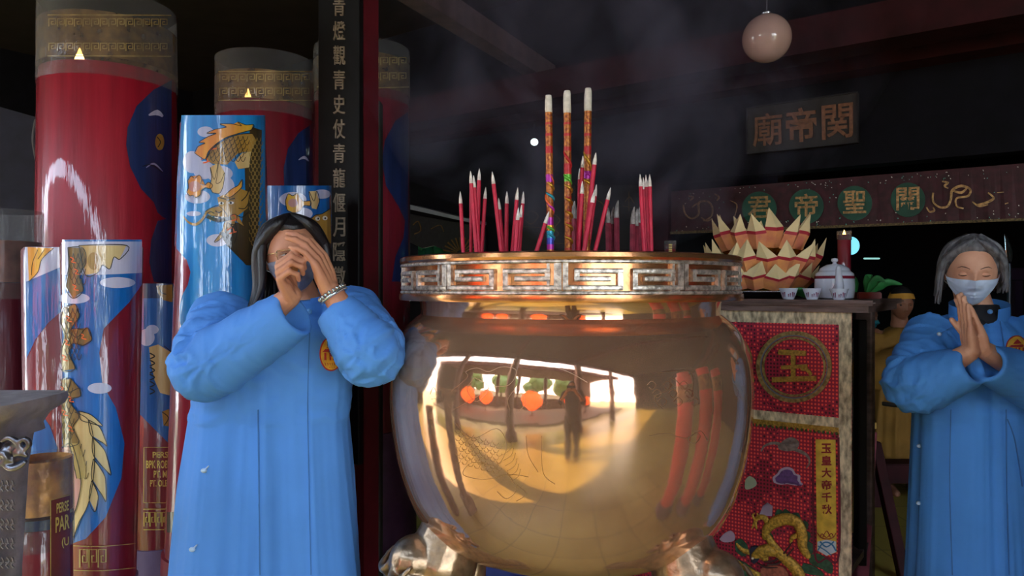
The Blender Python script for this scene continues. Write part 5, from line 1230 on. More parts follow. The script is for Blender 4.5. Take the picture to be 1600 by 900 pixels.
def on_robe(o, ymin):
    me = o.data; bv = BVHTree.FromPolygons([v.co[:] for v in me.vertices], [p.vertices[:] for p in me.polygons])
    def f(px, py, off=0):
        d = ray(px, py).normalized(); q = CAMP.copy(); last = None
        for _ in range(8):
            h = bv.ray_cast(q, d)
            if h[0] is None: break
            if h[1].dot(d) < 0 and h[0].y > ymin: f.last = h[0].y; return h[0] + h[1] * off
            q = h[0] + d * .002
        h = bv.find_nearest(CAMP + ray(px, py) * f.last); return h[0] + h[1] * off
    f.last = ymin + .1
    return f
def robe_mesh(t, torso, yaw, sleeves, m, vox=.0055, folds=None, fold_amp=1.0, cuff_flat=1.0, seed=0.0, rname='robe'):
    bm = bmesh.new()
    loft(bm, [selli(x, y, hw, hd, z, yaw) for z, x, y, hw, hd in torso])
    axes = []
    for pts, rads in sleeves: axes.append(sleeve(bm, pts, rads, flat=cuff_flat))
    me = remesh(bm, vox, 5, .5)
    nr = [v.normal.copy() for v in me.vertices]; sd = Vector((seed, seed * 2, 0))
    zlo, zhi = torso[0][0], torso[-1][0]
    for v, n in zip(me.vertices, nr):
        p = v.co; d = 0
        best = min((seg_dist(p, P) + (k,) for k, (P, R) in enumerate(axes)), key=lambda q: q[0], default=(9, 0, 0))
        insl = best[0] < (axes[best[2]][1][0] * 1.25 if axes else 0)
        if insl and best[1] > .12:
            s = best[1]; P = axes[best[2]][0]
            el = math.exp(-((s - .45) / .2) ** 2)
            edge = min(1, (1 - s) * 6)
            ang = math.atan2(n.z, n.x); q = Vector((s * 8 + ang * .5, math.cos(ang) * .9, math.sin(ang) * .9)) + sd
            rd = 1 - 2.4 * abs(noise.noise(q * 1.5)); r2 = 1 - 2.4 * abs(noise.noise(q * 3.1 + Vector((3, 3, 3))))
            d += ((.007 * el + .0035) * rd + (.0022 * el + .0008) * r2) * edge
        else:
            tz = max(0, min(1, (zhi - p.z) / (zhi - zlo)))
            ang = math.atan2(p.y - torso[3][2], p.x - torso[3][1])
            f1 = noise.noise(Vector((math.cos(ang) * 3.1, math.sin(ang) * 3.1, p.z * .55)) + sd)
            f2 = 1 - abs(noise.noise(Vector((math.cos(ang) * 4.3, math.sin(ang) * 4.3, p.z * .45 + 7)) + sd)) * 2.2
            f3 = 1 - abs(noise.noise(Vector((math.cos(ang) * 7.5 + p.z * .6, math.sin(ang) * 7.5, p.z * .8 + 3)) + sd)) * 2.6
            d += (.006 + .022 * tz) * f1 + (.003 + .011 * tz) * f2 + (.0006 + .0016 * tz) * f3
            if p.z > zhi - .35: d += .007 * noise.noise(p * 11 + sd) + .003 * (1 - 2.4 * abs(noise.noise(Vector((p.x * 14, p.y * 9, p.z * 26)) + sd)))
        v.co = p + n * d * fold_amp
    o = link(rname, me, m, t, True)
    return o, axes
def collar(t, c, rx, ry, h, yaw, gap, m, tilt=.0, flare=.012):
    bm = bmesh.new(); rows = []
    for i in range(49):
        a = yaw + gap + (2 * PI - 2 * gap) * i / 48
        s, q = math.sin(a), -math.cos(a); fr = .5 + .5 * math.cos(a - yaw)
        z0 = c.z - .02 * fr; z1 = z0 + h * (1 - .25 * fr)
        def pt(r, z): return (c.x + rx * r * s, c.y + ry * r * q, z)
        rows.append([pt(1.0, z0), pt(1.0 + flare * 8 * (.3), z1), pt(1.0 + flare * 3, z1 + .002), pt(1.08, z1), pt(1.10, z0)])
    loft(bm, rows); return obj('collar', bm, m, t, True, sharp=50)
def mask_mesh(t, M, m, top, seed=0, ztop_side=-.018, strap_col='#d0d0d4'):
    bm = bmesh.new(); rows_o, rows_i = [], []
    nu, nv = 41, 25
    for i in range(nv):
        v = i / (nv - 1)
        ro, ri = [], []
        for j in range(nu):
            u = j / (nu - 1) * 2 - 1
            az = u * 1.28
            elt = top - (top + .22) * abs(u) ** 1.6 * .75
            elb = -1.12 + .62 * abs(u) ** 2.4
            el = elb + (elt - elb) * v
            p = headpt(az, el, .004)
            x, z = p.x, p.z
            bulge = .010 * math.exp(-(u / .35) ** 2) * math.sin(PI * min(1, max(0, v))) + .004 * math.exp(-(u / .05) ** 2)
            d = Vector((math.sin(az), -math.cos(az), 0))
            p = p + d * (bulge + .0015 * math.sin(v * 22 + u * 5) * (.3 + abs(u)) * .5)
            p.y = min(p.y, p.y)
            ro.append(M @ (p + d * .0018)); ri.append(M @ p)
        rows_o.append(ro); rows_i.append(ri)
    rings = [ro + ri[::-1] for ro, ri in zip(rows_o, rows_i)]
    loft(bm, rings); mo = obj('face_mask', bm, m, t, True, sharp=60)
    for s in (-1, 1):
        bm = bmesh.new()
        a = headpt(s * 1.26, top - (top + .22) * .72, .005); b = headpt(s * 1.26, -.52, .005); e = Vector((s * .078, .012, .012)); e2 = Vector((s * .076, .012, -.03))
        tube(bm, [M @ a, M @ (a.lerp(e, .6) + Vector((s * .006, 0, 0))), M @ e], .0014, 6); tube(bm, [M @ b, M @ (b.lerp(e2, .6) + Vector((s * .005, 0, 0))), M @ e2], .0014, 6)
        obj('ear_loop', bm, mat('ear_loop', strap_col, .7), mo, True)
    return mo
def hairlock(bm, M, path, w, seg=6, flat=.45):
    P = [M @ Vector(q) for q in path]; P = catmull(P, 4); c = M @ Vector((0, 0, 0))
    tube(bm, P, [w * .5, w, w * 1.05, w, w * .85, w * .3], seg, True)
def scalp_cap(bm, M, hairline, off=.007):
    n, m = 72, 44; R = []
    for i in range(m):
        R.append([])
        for j in range(n):
            az = 2 * PI * j / n - PI
            lo = hairline(az); el = lo + (PI / 2 - .01 - lo) * i / (m - 1)
            R[-1].append(M @ headpt(az, el, off * min(1, .25 + i / 5) + .002 * noise.noise(Vector((az * 14, el * 1.5, 3))), False))
    loft(bm, R, True, True, True)

def person_body(t, skin, M, neck, shoulders, arms, hands_fn, pelvis, vox, name='body'):
    bm = bmesh.new()
    grid_head(bm, M)
    for s in (-1, 1):                                                   # ears
        tube(bm, catmull([M @ Vector((s * .074, .004, -.028)), M @ Vector((s * .079, .012, -.012)), M @ Vector((s * .083, .016, .01)), M @ Vector((s * .080, .008, .024)), M @ Vector((s * .075, -.002, .014)), M @ Vector((s * .074, -.002, -.006))]), [.006, .007, .0065, .006, .0055, .004], 8)
        ball(bm, M @ Vector((s * .075, .008, -.002)), (.006, .012, .02), 8, 6)
    jaw = M @ Vector((0, .03, -.06))
    tube(bm, [jaw, jaw.lerp(neck, .6), neck], [.052, .055, .062], 20)
    tube(bm, [shoulders[0] - Vector((0, 0, .02)), neck - Vector((0, 0, .085)), shoulders[1] - Vector((0, 0, .02))], [.045, .06, .045], 16)
    tube(bm, [neck - Vector((0, 0, .13)), neck.lerp(pelvis, .45), pelvis], [.085, .115, .12], 20)
    for s in (-1, 1):
        hip = pelvis + Vector((s * .085, 0, -.02)); kn = Vector((hip.x + s * .01, hip.y - .02, hip.z * .52)); an = Vector((kn.x, kn.y + .02, .09))
        tube(bm, [hip, hip.lerp(kn, .5), kn, kn.lerp(an, .35), an], [.085, .075, .055, .052, .036], 14)
        tube(bm, [an + Vector((0, .03, -.055)), an + Vector((0, -.06, -.055)), an + Vector((s * .01, -.16, -.062))], [.034, .036, .026], 12)
    for P, R in arms: tube(bm, P, R, 16)
    if hands_fn: hands_fn(bm)
    return link(name, remesh(bm, vox, 2, .4), skin, t, True)
def face_proj(o, M):
    me = o.data; bv = BVHTree.FromPolygons([v.co[:] for v in me.vertices], [p.vertices[:] for p in me.polygons]); R3 = M.to_3x3()
    def f(x, z, off=0):
        h = bv.ray_cast(M @ Vector((x, -.3, z)), R3 @ Vector((0, 1, 0)))
        q = h[0] if h[0] is not None else M @ Vector((x, -.08, z))
        return q + R3 @ Vector((0, -1, 0)) * off
    return f
def brow(t, fp, s, m, x0=.014, x1=.05, z=.021, arch=.005):
    bm = bmesh.new(); tube(bm, [fp(s * x, zz, .0005) for x, zz in ((x0, z - .002), ((x0 * 2 + x1) / 3, z + arch * .6), ((x0 + x1 * 2) / 3, z + arch), (x1, z - .001))], [.0022, .0034, .003, .0012], 8, True, .5); obj('eyebrow', bm, m, t, True)
def headmat(c, yaw, pitch, roll): return Matrix.Translation(c) @ Matrix.Rotation(yaw, 4, 'Z') @ Matrix.Rotation(pitch, 4, 'X') @ Matrix.Rotation(roll, 4, 'Y')
def emblem(t, pj, cx, cy, rx, ry, rot=0):
    'round orange patch with a red gateway'
    bm = bmesh.new(); poly2d(bm, ellipse(cx, cy, rx, ry, 32)); o = lay('emblem', bm, pj, mat('emblem_red_edge', '#b5262c', .7), t, .001, .0015, cut=4)
    bm = bmesh.new(); poly2d(bm, ellipse(cx, cy, rx * .9, ry * .92, 32)); lay('emblem_field', bm, pj, mat('emblem_yellow', '#e8ad32', .7, var=.2, scale=60), o, .0032, cut=4)
    bm = bmesh.new()
    def q(l): return [(cx + a * rx, cy + b * ry) for a, b in l]
    for p in ([(-.75, -.12), (-.5, -.3), (.5, -.3), (.75, -.12)], [(-.4, -.36), (0, -.72), (.4, -.36)], [(-.6, -.08), (-.42, -.08), (-.42, .35), (-.6, .35)], [(-.18, -.08), (-.02, -.08), (-.02, .35), (-.18, .35)], [(.1, -.08), (.26, -.08), (.26, .35), (.1, .35)], [(.45, -.08), (.62, -.08), (.62, .35), (.45, .35)]): poly2d(bm, q(p))
    for k in range(7): stroke2d(bm, q([(-.6 + k * .2, .52), (-.52 + k * .2, .52), (-.52 + k * .2, .64)]), 1.0, False)
    for k in range(3): stroke2d(bm, q([(-.2 + k * .2, .76), (-.1 + k * .2, .76)]), 1.0, False)
    lay('emblem_gateway', bm, pj, mat('emblem_print', '#b52a2c', .7), o, .0044, cut=4)

# ---- the man raising his clasped hands beside the candles
t = thing('person', 'person in a sky-blue robe raising clasped hands before a grey mask, beside the candles', 'person', (W(420, 450, 2.22).x, 2.22, 0))
Hc = W(457, 402, 2.2); M = headmat(Hc, math.radians(24), math.radians(-4), math.radians(-4))
neck = W(478, 486, 2.22)
wr1, wr2 = W(455, 462, 1.93), W(517, 455, 1.93)
e1, e2 = W(325, 572, 2.02), W(580, 552, 1.93)
s1, s2 = W(352, 492, 2.2), W(548, 488, 2.22)
c1, c2 = W(462, 488, 1.95), W(523, 482, 1.95)
def man_hands(bm):
    hand(bm, wr1, (-.16, -.62, .72), (1, .15, .15), 1, (1.15, 1.25, .9), 1.02, (.3, .9, .5), .5)
    hand(bm, wr2, (-.30, -.22, .95), (-.85, .30, -.3), -1, (.42, .40, .28), 1.08, (.5, .8, .4), .3, .0)
body = person_body(t, skin_m, M, neck, (s1, s2), [([s1, e1, e1.lerp(wr1, .6), wr1], [.045, .042, .036, .028]), ([s2, e2, e2.lerp(wr2, .6), wr2], [.045, .042, .036, .028])], man_hands, Vector((W(425, 0, 2.22).x, 2.22, .86)), .0028)
X = lambda px, Y=2.22: (px - 800) / F * Y
torso = [(.12, X(422), 2.20, .262, .19), (.55, X(420), 2.21, .268, .18), (.86, X(422), 2.22, .246, .165), (1.05, X(425), 2.22, .226, .15), (1.2, X(436), 2.22, .222, .14), (1.3, X(446), 2.22, .216, .13), (1.355, X(452), 2.22, .19, .115), (1.395, X(462), 2.22, .135, .09), (1.412, X(472), 2.22, .075, .068)]
robe, axes = robe_mesh(t, torso, math.radians(8), [([s1, e1.lerp(s1, .4), e1, e1.lerp(c1, .5), c1], [.085, .098, .092, .082, .066]), ([s2, e2.lerp(s2, .4), e2, e2.lerp(c2, .5), c2], [.085, .090, .082, .070, .056])], robe_blue, seed=1.7)
for P, R in axes:
    bm = bmesh.new(); a, b = P[-1], P[-6]; d = (a - b).normalized(); u = d.orthogonal().normalized(); w = d.cross(u); q = a - d * .055
    tube(bm, [q + (u * math.cos(2 * PI * k / 36) + w * math.sin(2 * PI * k / 36)) * (R[-1] + .003) for k in range(37)], .0018, 6, False); obj('cuff_seam', bm, seam_blue, robe, True)
pr_ = on_robe(robe, 2.0)
for l in ([(404, 640), (405, 760), (406, 898)], [(484, 520), (481, 620), (483, 760), (486, 898)]):
    bm = bmesh.new(); stroke2d(bm, l, 1.6); lay('seam', bm, pr_, seam_blue, robe, .001, .002, cut=4)
emblem(robe, pr_, 517, 553, 18, 27)
for a, b in ((320, 735), (302, 858)):
    bm = bmesh.new(); ball(bm, pr_(a, b, .004), (.009, .006, .007), 10, 6); q = pr_(a, b, .003); tube(bm, [q, q + Vector((.012, 0, .012))], [.003, .002], 6); obj('toggle_button', bm, mat('pale_button', '#b9d2ea', .4), robe, True)
collar(t, Vector((X(476), 2.21, 1.40)), .064, .062, .05, math.radians(12), .35, robe_blue)
bm = bmesh.new(); ball(bm, W(483, 487, 2.115), .009, 12, 8); obj('collar_button', bm, mat('blue_button', '#6fb0ee', .3), robe, True)
mask_mesh(t, M, mat('grey_mask_cloth', '#7d7f8f', .85, var=.1, scale=60), -.17)
fp = face_proj(body, M)
for s in (-1, 1):
    brow(t, fp, s, brow_m)
    bm = bmesh.new(); ball(bm, M @ Vector((s * .031, -.0765, -.001)), .0118, 16, 10); eo = obj('eye', bm, mat('eye_white', '#d8cfc8', .2), t, True)
    bm = bmesh.new(); ball(bm, M @ Vector((s * .031 + .002, -.0868, -.001)), (.0048, .0025, .0048), 12, 8); obj('iris', bm, mat('dark_iris', '#2a1712', .15), eo, True)
    for zz, w in ((.0065, .0038), (-.0075, .003)):
        bm = bmesh.new(); tube(bm, [M @ Vector((s * .031 + x, -.0865 + abs(x) ** 2 * 40, zz - abs(x) * .32 * (1 if zz > 0 else -1))) for x in (-.015, -.008, 0, .008, .015)], [w * .6, w, w, w, w * .6], 8); obj('eyelid', bm, skin_m, t, True)
gl_ = thing_g = None
bm = bmesh.new(); b2 = bmesh.new()
for s in (-1, 1):
    pts = [M @ Vector((s * .032 + a, -.101 + abs(s * .032 + a) ** 2 * 3.2, -.002 + b)) for a, b in ((-.022, .013), (.022, .014), (.025, .0), (.021, -.016), (-.020, -.016), (-.024, 0), (-.022, .013))]
    tube(bm, pts, .0013, 6, False); f_ = b2.faces.new([b2.verts.new(q) for q in pts[:-1]])
    tube(bm, [M @ Vector((s * .056, -.091, .006)), M @ Vector((s * .074, -.05, .006)), M @ Vector((s * .079, .01, .008))], .0012, 6)
tube(bm, [M @ Vector((-.01, -.101, .004)), M @ Vector((0, -.105, .006)), M @ Vector((.01, -.101, .004))], .0014, 6)
go = obj('spectacles', bm, mat('gold_wire', '#c2a070', .25, .9), t, True)
gm = film().copy(); gm.name = 'spectacle_glass'; obj('lens', b2, gm, go)
# hair: parted in the middle, falling to the shoulders
def hl_m(az):
    a = abs(az); return .86 - .12 * math.cos(az * 3) * (a < .6) if a < .75 else (.86 - (a - .75) * 1.3 if a < 1.5 else max(-.55, -.12 - (a - 1.5) * .6))
bm = bmesh.new(); scalp_cap(bm, M, hl_m, .010)
rr = random.Random(21)
for s in (-1, 1):
    for i in range(46):
        u = i / 45; az = s * (.35 + 2.6 * u) + rr.uniform(-.04, .04); o_ = .014 + rr.uniform(-.003, .006)
        p0 = headpt(s * (.1 + .25 * u * 6 if u < .3 else .55), 1.35 - .1 * u, .010, False)
        if u < .35:
            mid = headpt(s * (.5 + u * .8), .92 - .25 * u, o_, False); side = headpt(s * (1.25 + u * .5), .42, o_ + .004, False); ear = headpt(s * (1.5 + u * .3), -.02, o_ + .012, False)
        else:
            mid = headpt(az, .95, o_, False); side = headpt(az, .4, o_ + .004, False); ear = headpt(az, -.08, o_ + .008, False)
        ln = .165 + rr.uniform(-.02, .02)
        end = Vector((ear.x * (1.14 + rr.uniform(0, .34)), ear.y * 1.02 + rr.uniform(-.012, .012), -ln)); low = Vector((ear.x * 1.06, ear.y, -ln * .55))
        hairlock(bm, M, [p0, mid, side, ear, low, end], .0105 + rr.uniform(0, .003))
obj('hair', bm, black_hair, t, True)
# bracelet on the raised wrist
bt = bmesh.new(); ax = (wr2 - e2).normalized(); u = ax.orthogonal().normalized(); w = ax.cross(u); q = wr2 - ax * .014
tube(bt, [q + (u * math.cos(2 * PI * k / 40) + w * math.sin(2 * PI * k / 40)) * .037 for k in range(41)], .0042, 8, False)
for k in range(20):
    a = 2 * PI * k / 20; ball(bt, q + ax * .009 + (u * math.cos(a) + w * math.sin(a)) * .037, .0052, 8, 5)
bo = obj('bracelet', bt, mat('steel_bracelet', '#c9d2d6', .2, .9), t, True)

# ---- the woman praying at the right
t = thing('person', 'grey-haired person in a blue robe and white mask praying with closed eyes', 'person', (W(1530, 450, 2.5).x, 2.5, 0))
Hc = W(1518, 424, 2.5); M = headmat(Hc, math.radians(-26), math.radians(8), math.radians(2))
neck = W(1528, 497, 2.54)
wr1, wr2 = W(1517, 549, 2.22), W(1536, 546, 2.22)
s1, s2 = W(1458, 517, 2.52), W(1606, 515, 2.54)
e1, e2 = W(1430, 600, 2.38), W(1640, 606, 2.4)
c1, c2 = W(1521, 572, 2.22), W(1541, 567, 2.22)
def w_hands(bm):
    hand(bm, wr1, (-.12, .10, 1), (1, -.1, .15), 1, (.03, .05, .04), .93, (.25, 1, .25), .1, .0)
    hand(bm, wr2, (-.34, .10, 1), (-1, -.1, -.3), -1, (.02, .05, .04), .93, (.25, 1, .25), .1, .0)
body = person_body(t, skin_w, M, neck, (s1, s2), [([s1, e1, e1.lerp(wr1, .6), wr1], [.045, .04, .036, .027]), ([s2, e2, e2.lerp(wr2, .6), wr2], [.045, .04, .036, .027])], w_hands, Vector((W(1530, 0, 2.55).x, 2.55, .84)), .0028)
X = lambda px, Y=2.54: (px - 800) / F * Y
torso = [(.12, X(1537), 2.54, .25, .19), (.5, X(1536), 2.54, .235, .17), (.85, X(1534), 2.54, .22, .15), (1.02, X(1533), 2.54, .212, .14), (1.15, X(1533), 2.54, .208, .13), (1.25, X(1532), 2.54, .205, .12), (1.30, X(1531), 2.54, .182, .11), (1.335, X(1530), 2.54, .13, .085), (1.352, X(1529), 2.54, .08, .066)]
robe, axes = robe_mesh(t, torso, math.radians(-4), [([s1, e1.lerp(s1, .4), e1, e1.lerp(c1, .5), c1], [.08, .090, .092, .078, .056]), ([s2, e2.lerp(s2, .4), e2, e2.lerp(c2, .5), c2], [.08, .090, .092, .078, .056])], robe_blue2, seed=5.1)
pr_ = on_robe(robe, 2.33)
for l in ([(1572, 640), (1573, 760), (1576, 898)], [(1574, 655), (1586, 690), (1597, 760)], [(1486, 640), (1484, 760), (1488, 898)]):
    bm = bmesh.new(); stroke2d(bm, l, 1.6); lay('seam', bm, pr_, seam_blue, robe, .001, .002, cut=4)
bm = bmesh.new(); stroke2d(bm, [(1562, 500), (1567, 530), (1570, 556)], 1.4); stroke2d(bm, [(1500, 505), (1466, 523)], 1.4); lay('seam', bm, pr_, seam_blue, robe, .001, .002, cut=4)
emblem(robe, pr_, 1588, 545, 17, 21)
for a, b in ((1466, 523), (1438, 697), (1437, 786)):
    bm = bmesh.new(); ball(bm, pr_(a, b, .004), (.008, .007, .007), 10, 6); obj('toggle_button', bm, mat('pale_button', '#b9d2ea'), robe, True)
collar(t, Vector((X(1527), 2.53, 1.336)), .086, .074, .078, math.radians(-20), .5, robe_blue2, flare=.03)
bm = bmesh.new(); poly2d(bm, [(1497, 488), (1549, 486), (1543, 503), (1532, 512), (1506, 510)]); lay('neck_opening', bm, pr_, mat('black_undershirt', '#15151c', .8), robe, .001, .002, cut=4)
bm = bmesh.new(); ball(bm, W(1547, 487, 2.455), .008, 12, 8); obj('collar_button', bm, mat('blue_button', '#6fb0ee'), robe, True)
bm = bmesh.new(); lathe(bm, [(.05, 1.30), (.078, 1.335), (.07, 1.366), (.062, 1.392), (.055, 1.394)], (X(1526), 2.535), 32); obj('undershirt', bm, mat('black_undershirt', '#15151c', .8), t, True)
mask_mesh(t, M, mat('white_mask_cloth', '#c3d3ea', .8, var=.06, scale=50), -.17)
fp = face_proj(body, M)
for s in (-1, 1):
    brow(t, fp, s, mat('thin_brow', '#6a4a3c', .7), .016, .048, .021, .004)
    bm = bmesh.new(); ball(bm, M @ Vector((s * .031, -.077, -.001)), (.0135, .0115, .0095), 18, 12); obj('closed_eyelid', bm, skin_w, t, True)
    bm = bmesh.new(); tube(bm, [M @ Vector((s * .031 + x, -.0885 + abs(x) ** 2 * 42, -.0045 + abs(x) * .12)) for x in (-.014, -.007, 0, .007, .014)], [.0006, .0013, .0015, .0013, .0007], 6); obj('lashes', bm, brow_m, t, True)
def hl_w(az):
    a = abs(az); return .80 if a < .55 else (.80 - (a - .55) * 1.05 if a < 1.35 else max(-.5, -.04 - (a - 1.35) * .6))
bm = bmesh.new(); scalp_cap(bm, M, hl_w, .010)
rr = random.Random(8)
for s in (-1, 1):
    for i in range(64):
        u = i / 63; az = s * (.3 + 2.7 * u) + rr.uniform(-.05, .05); o_ = .013 + rr.uniform(-.004, .006)
        p0 = headpt(s * .12, 1.12 + .3 * u, .010, False) if u < .4 else headpt(az * .6, 1.4, .010, False)
        if u < .4: mid = headpt(s * (.42 + u * .6), .86 - .1 * u, o_, False); side = headpt(s * (.98 + u * .8), .50 - .1 * u, o_ + .003, False); ear = headpt(s * (1.24 + u * .7), .06, o_ + .004, False)
        else: mid = headpt(az, .9, o_, False); side = headpt(az, .4, o_ + .003, False); ear = headpt(az, -.05, o_ + .004, False)
        ln = .055 + rr.uniform(-.02, .022) + (.035 if s < 0 else -.01) * (u < .5)
        end = Vector((ear.x * (1.0 + rr.uniform(-.02, .12)), ear.y * 1.0 + rr.uniform(-.01, .01), -ln)); low = Vector((ear.x * 1.04, ear.y, -ln * .45))
        hairlock(bm, M, [p0, mid, side, ear, low, end], .0068 + rr.uniform(0, .0025))
obj('hair', bm, grey_hair, t, True)

# ---- people in the dim hall
def hall_person(label, px, py_top, Y, hemz, col, bandcol, hcol, maskcol=None, turn=0.0, scale=1.0):
    c = W(px, py_top, Y); top = c.z
    t = thing('person', label, 'person', (c.x, Y, 0))
    Hc = Vector((c.x, Y, top - .125)); M = headmat(Hc, turn, .1, 0)
    neck = Hc - Vector((0, -.02, .15)); s1 = neck + Vector((-.17, .01, -.07)); s2 = neck + Vector((.17, .01, -.07))
    e1 = s1 + Vector((-.08, -.05, -.27)); e2 = s2 + Vector((.08, -.05, -.27)); w1_, w2_ = neck + Vector((-.02, -.26, -.22)), neck + Vector((.02, -.26, -.22))
    def hf(bm):
        hand(bm, w1_, (.1, -.1, 1), (1, 0, 0), 1, (.05, .05, .05), .9, (.25, 1, .25), .1, 0); hand(bm, w2_, (-.1, -.1, 1), (-1, 0, 0), -1, (.05, .05, .05), .9, (.25, 1, .25), .1, 0)
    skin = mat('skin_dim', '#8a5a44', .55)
    b = person_body(t, skin, M, neck, (s1, s2), [([s1, e1, w1_], [.045, .042, .03]), ([s2, e2, w2_], [.045, .042, .03])], hf, Vector((c.x, Y + .02, max(.5, top * .52))), .006)
    zn = neck.z
    tr = [(hemz, c.x, Y, .23, .18), (hemz + .3, c.x, Y, .22, .17), (zn - .5, c.x, Y, .205, .15), (zn - .3, c.x, Y, .2, .135), (zn - .16, c.x, Y, .195, .12), (zn - .09, c.x, Y, .17, .105), (zn - .045, c.x, Y, .12, .085), (zn - .02, c.x, Y, .075, .068)]
    k1, k2 = w1_ + (e1 - w1_).normalized() * .06, w2_ + (e2 - w2_).normalized() * .06
    ro, _ = robe_mesh(t, tr, 0, [([s1, e1.lerp(s1, .4), e1, e1.lerp(k1, .5), k1], [.075, .1, .11, .12, .12]), ([s2, e2.lerp(s2, .4), e2, e2.lerp(k2, .5), k2], [.075, .1, .11, .12, .12])], col, .012, seed=px * .1)
    bm = bmesh.new(); scalp_cap(bm, M, lambda az: .75 - min(1.2, abs(az) * .62), .008); obj('hair', bm, hcol, t, True)
    if bandcol:
        bm = bmesh.new(); lathe(bm, [(1, 0), (1, 1)], (0, 0), 32, False, False)
        for v in bm.verts:
            a = math.atan2(v.co.x, -v.co.y); v.co = M @ (headpt(a, .42 if v.co.z < .5 else .78, .014, False))
        obj('headband', bm, bandcol, t, True)
        bm = bmesh.new(); lathe(bm, [(zr, z_) for zr, z_ in ((.202, zn - .56), (.207, zn - .555), (.207, zn - .535), (.202, zn - .53))], (c.x, Y), 40, False, False, wob=None)
        obj('sash', bm, mat('dark_sash', '#1b1512', .6), t, True)
    for s in (-1, 1):
        bm = bmesh.new(); ball(bm, M @ Vector((s * .031, -.074, -.001)), .0095, 10, 6); obj('eye', bm, mat('dark_eye', '#2a1d18', .3), t, True)
    if maskcol: mask_mesh(t, M, maskcol, -.17)
    return t
yel = mat('dimmed_yellow_robe', '#85601f', .8, var=.15)  # yellow cloth darkened, the hall's shade is put into its colour
hall_person('person in a darkened yellow robe and yellow headband standing in the dim hall', 1408, 447, 5.25, .22, yel, mat('yellow_headband', '#c28b2e', .7), mat('black_cap', '#121014', .7), None, -.1)
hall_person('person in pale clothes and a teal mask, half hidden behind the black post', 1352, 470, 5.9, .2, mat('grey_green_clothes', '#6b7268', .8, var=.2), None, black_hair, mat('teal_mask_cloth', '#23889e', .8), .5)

# ---- the photographer, mirrored in the bowl
t = thing('person', 'person in dark clothes holding up a phone, mirrored in the middle of the bowl', 'person', (.05, -.42, 0))
Hc = Vector((.05, -.42, 1.56)); M = headmat(Hc, PI, .05, 0); neck = Vector((.05, -.44, 1.41)); s1, s2 = Vector((-.13, -.44, 1.34)), Vector((.23, -.44, 1.34)); e1, e2 = Vector((-.2, -.30, 1.12)), Vector((.30, -.30, 1.12)); w1_, w2_ = Vector((-.04, -.14, 1.36)), Vector((.14, -.14, 1.36))
def hf(bm):
    hand(bm, w1_, (.45, .25, .8), (.4, .9, .0), -1, (.5, .5, .4), .95); hand(bm, w2_, (-.45, .25, .8), (-.4, .9, .0), 1, (.5, .5, .4), .95)
person_body(t, skin_m, M, neck, (s1, s2), [([s1, e1, w1_], [.045, .042, .03]), ([s2, e2, w2_], [.045, .042, .03])], hf, Vector((.05, -.44, .85)), .006)
bm = bmesh.new(); tube(bm, [neck - Vector((0, 0, .05)), Vector((.05, -.44, 1.15)), Vector((.05, -.44, .82))], [.13, .15, .155], 20)
for a, b in ((s1, e1), (s2, e2)): tube(bm, [a, b], [.07, .06], 14)
link('shirt', remesh(bm, .008, 3), mat('dark_shirt', '#2b2b30', .8), t, True)
bm = bmesh.new()
for s in (-1, 1): tube(bm, [(.05 + s * .085, -.44, .85), (.05 + s * .095, -.46, .45), (.05 + s * .095, -.44, .07)], [.105, .08, .07], 14)
link('trousers', remesh(bm, .008, 3), mat('dark_trousers', '#202026', .8), t, True)
bm = bmesh.new(); scalp_cap(bm, M, lambda az: .75 - min(1.2, abs(az) * .62), .008); obj('hair', bm, black_hair, t, True)
bm = bmesh.new(); wbox(bm, (.05, -.045, 1.46), (.16, .009, .075)); bevel(bm, .003); tag(obj('phone', bm, mat('black_phone', '#111114', .2)), 'black phone held up by the person mirrored in the bowl', 'phone')
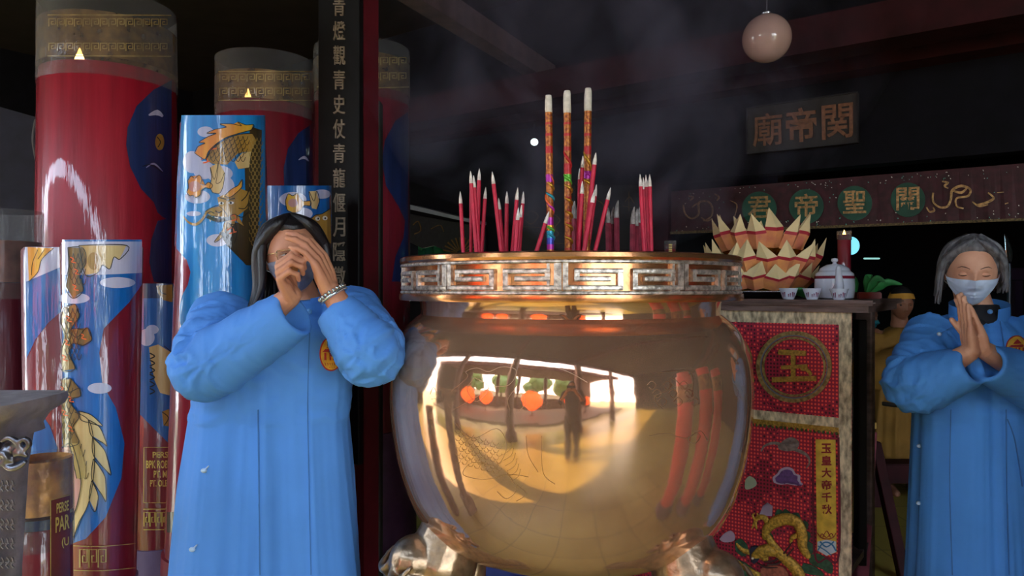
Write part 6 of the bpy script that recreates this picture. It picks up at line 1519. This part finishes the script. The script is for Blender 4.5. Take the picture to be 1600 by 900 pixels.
# ------------------------------------------------------------------ incense smoke drifting up into the hall
m = bpy.data.materials.new('smoke'); m.use_nodes = True; nt = m.node_tree; nt.nodes.clear(); N = nt.nodes.new; K = nt.links.new
out = N('ShaderNodeOutputMaterial'); pv = N('ShaderNodeVolumePrincipled'); pv.inputs['Color'].default_value = (.78, .76, .96, 1); pv.inputs['Anisotropy'].default_value = .2
g = N('ShaderNodeNewGeometry'); mp = N('ShaderNodeMapping'); mp.inputs['Scale'].default_value = (1.0, 1.0, .75); K(g.outputs['Position'], mp.inputs[0])
nz = N('ShaderNodeTexNoise'); nz.inputs['Scale'].default_value = 1.9; nz.inputs['Detail'].default_value = 6; nz.inputs['Distortion'].default_value = 1.1; K(mp.outputs[0], nz.inputs['Vector'])
r = N('ShaderNodeMapRange'); r.inputs['From Min'].default_value = .51; r.inputs['From Max'].default_value = .74; r.inputs['To Min'].default_value = 0.015; r.inputs['To Max'].default_value = 2.0; K(nz.outputs[0], r.inputs[0])
# thins out away from a soft column over the censer
sub_ = N('ShaderNodeVectorMath'); sub_.operation = 'SUBTRACT'; sub_.inputs[1].default_value = (.45, 3.3, 2.2); K(g.outputs['Position'], sub_.inputs[0])
sc_ = N('ShaderNodeVectorMath'); sc_.operation = 'MULTIPLY'; sc_.inputs[1].default_value = (.75, .8, .85); K(sub_.outputs[0], sc_.inputs[0])
ln = N('ShaderNodeVectorMath'); ln.operation = 'LENGTH'; K(sc_.outputs[0], ln.inputs[0])
fo = N('ShaderNodeMapRange'); fo.interpolation_type = 'SMOOTHSTEP'; fo.inputs['From Min'].default_value = .25; fo.inputs['From Max'].default_value = 1.15; fo.inputs['To Min'].default_value = 1; fo.inputs['To Max'].default_value = 0; K(ln.outputs['Value'], fo.inputs[0])
ml = N('ShaderNodeMath'); ml.operation = 'MULTIPLY'; K(r.outputs[0], ml.inputs[0]); K(fo.outputs[0], ml.inputs[1]); K(ml.outputs[0], pv.inputs['Density']); K(pv.outputs[0], out.inputs['Volume'])
bm = bmesh.new(); lathe(bm, [(.25, 1.62), (.9, 1.9), (1.25, 2.5), (1.2, 3.2), (.7, 3.6)], (.45, 3.3), 24)
o = obj('incense_smoke', bm, m, None, True); tag(o, 'thin bluish incense smoke drifting above the censer', 'smoke', None, 'stuff')
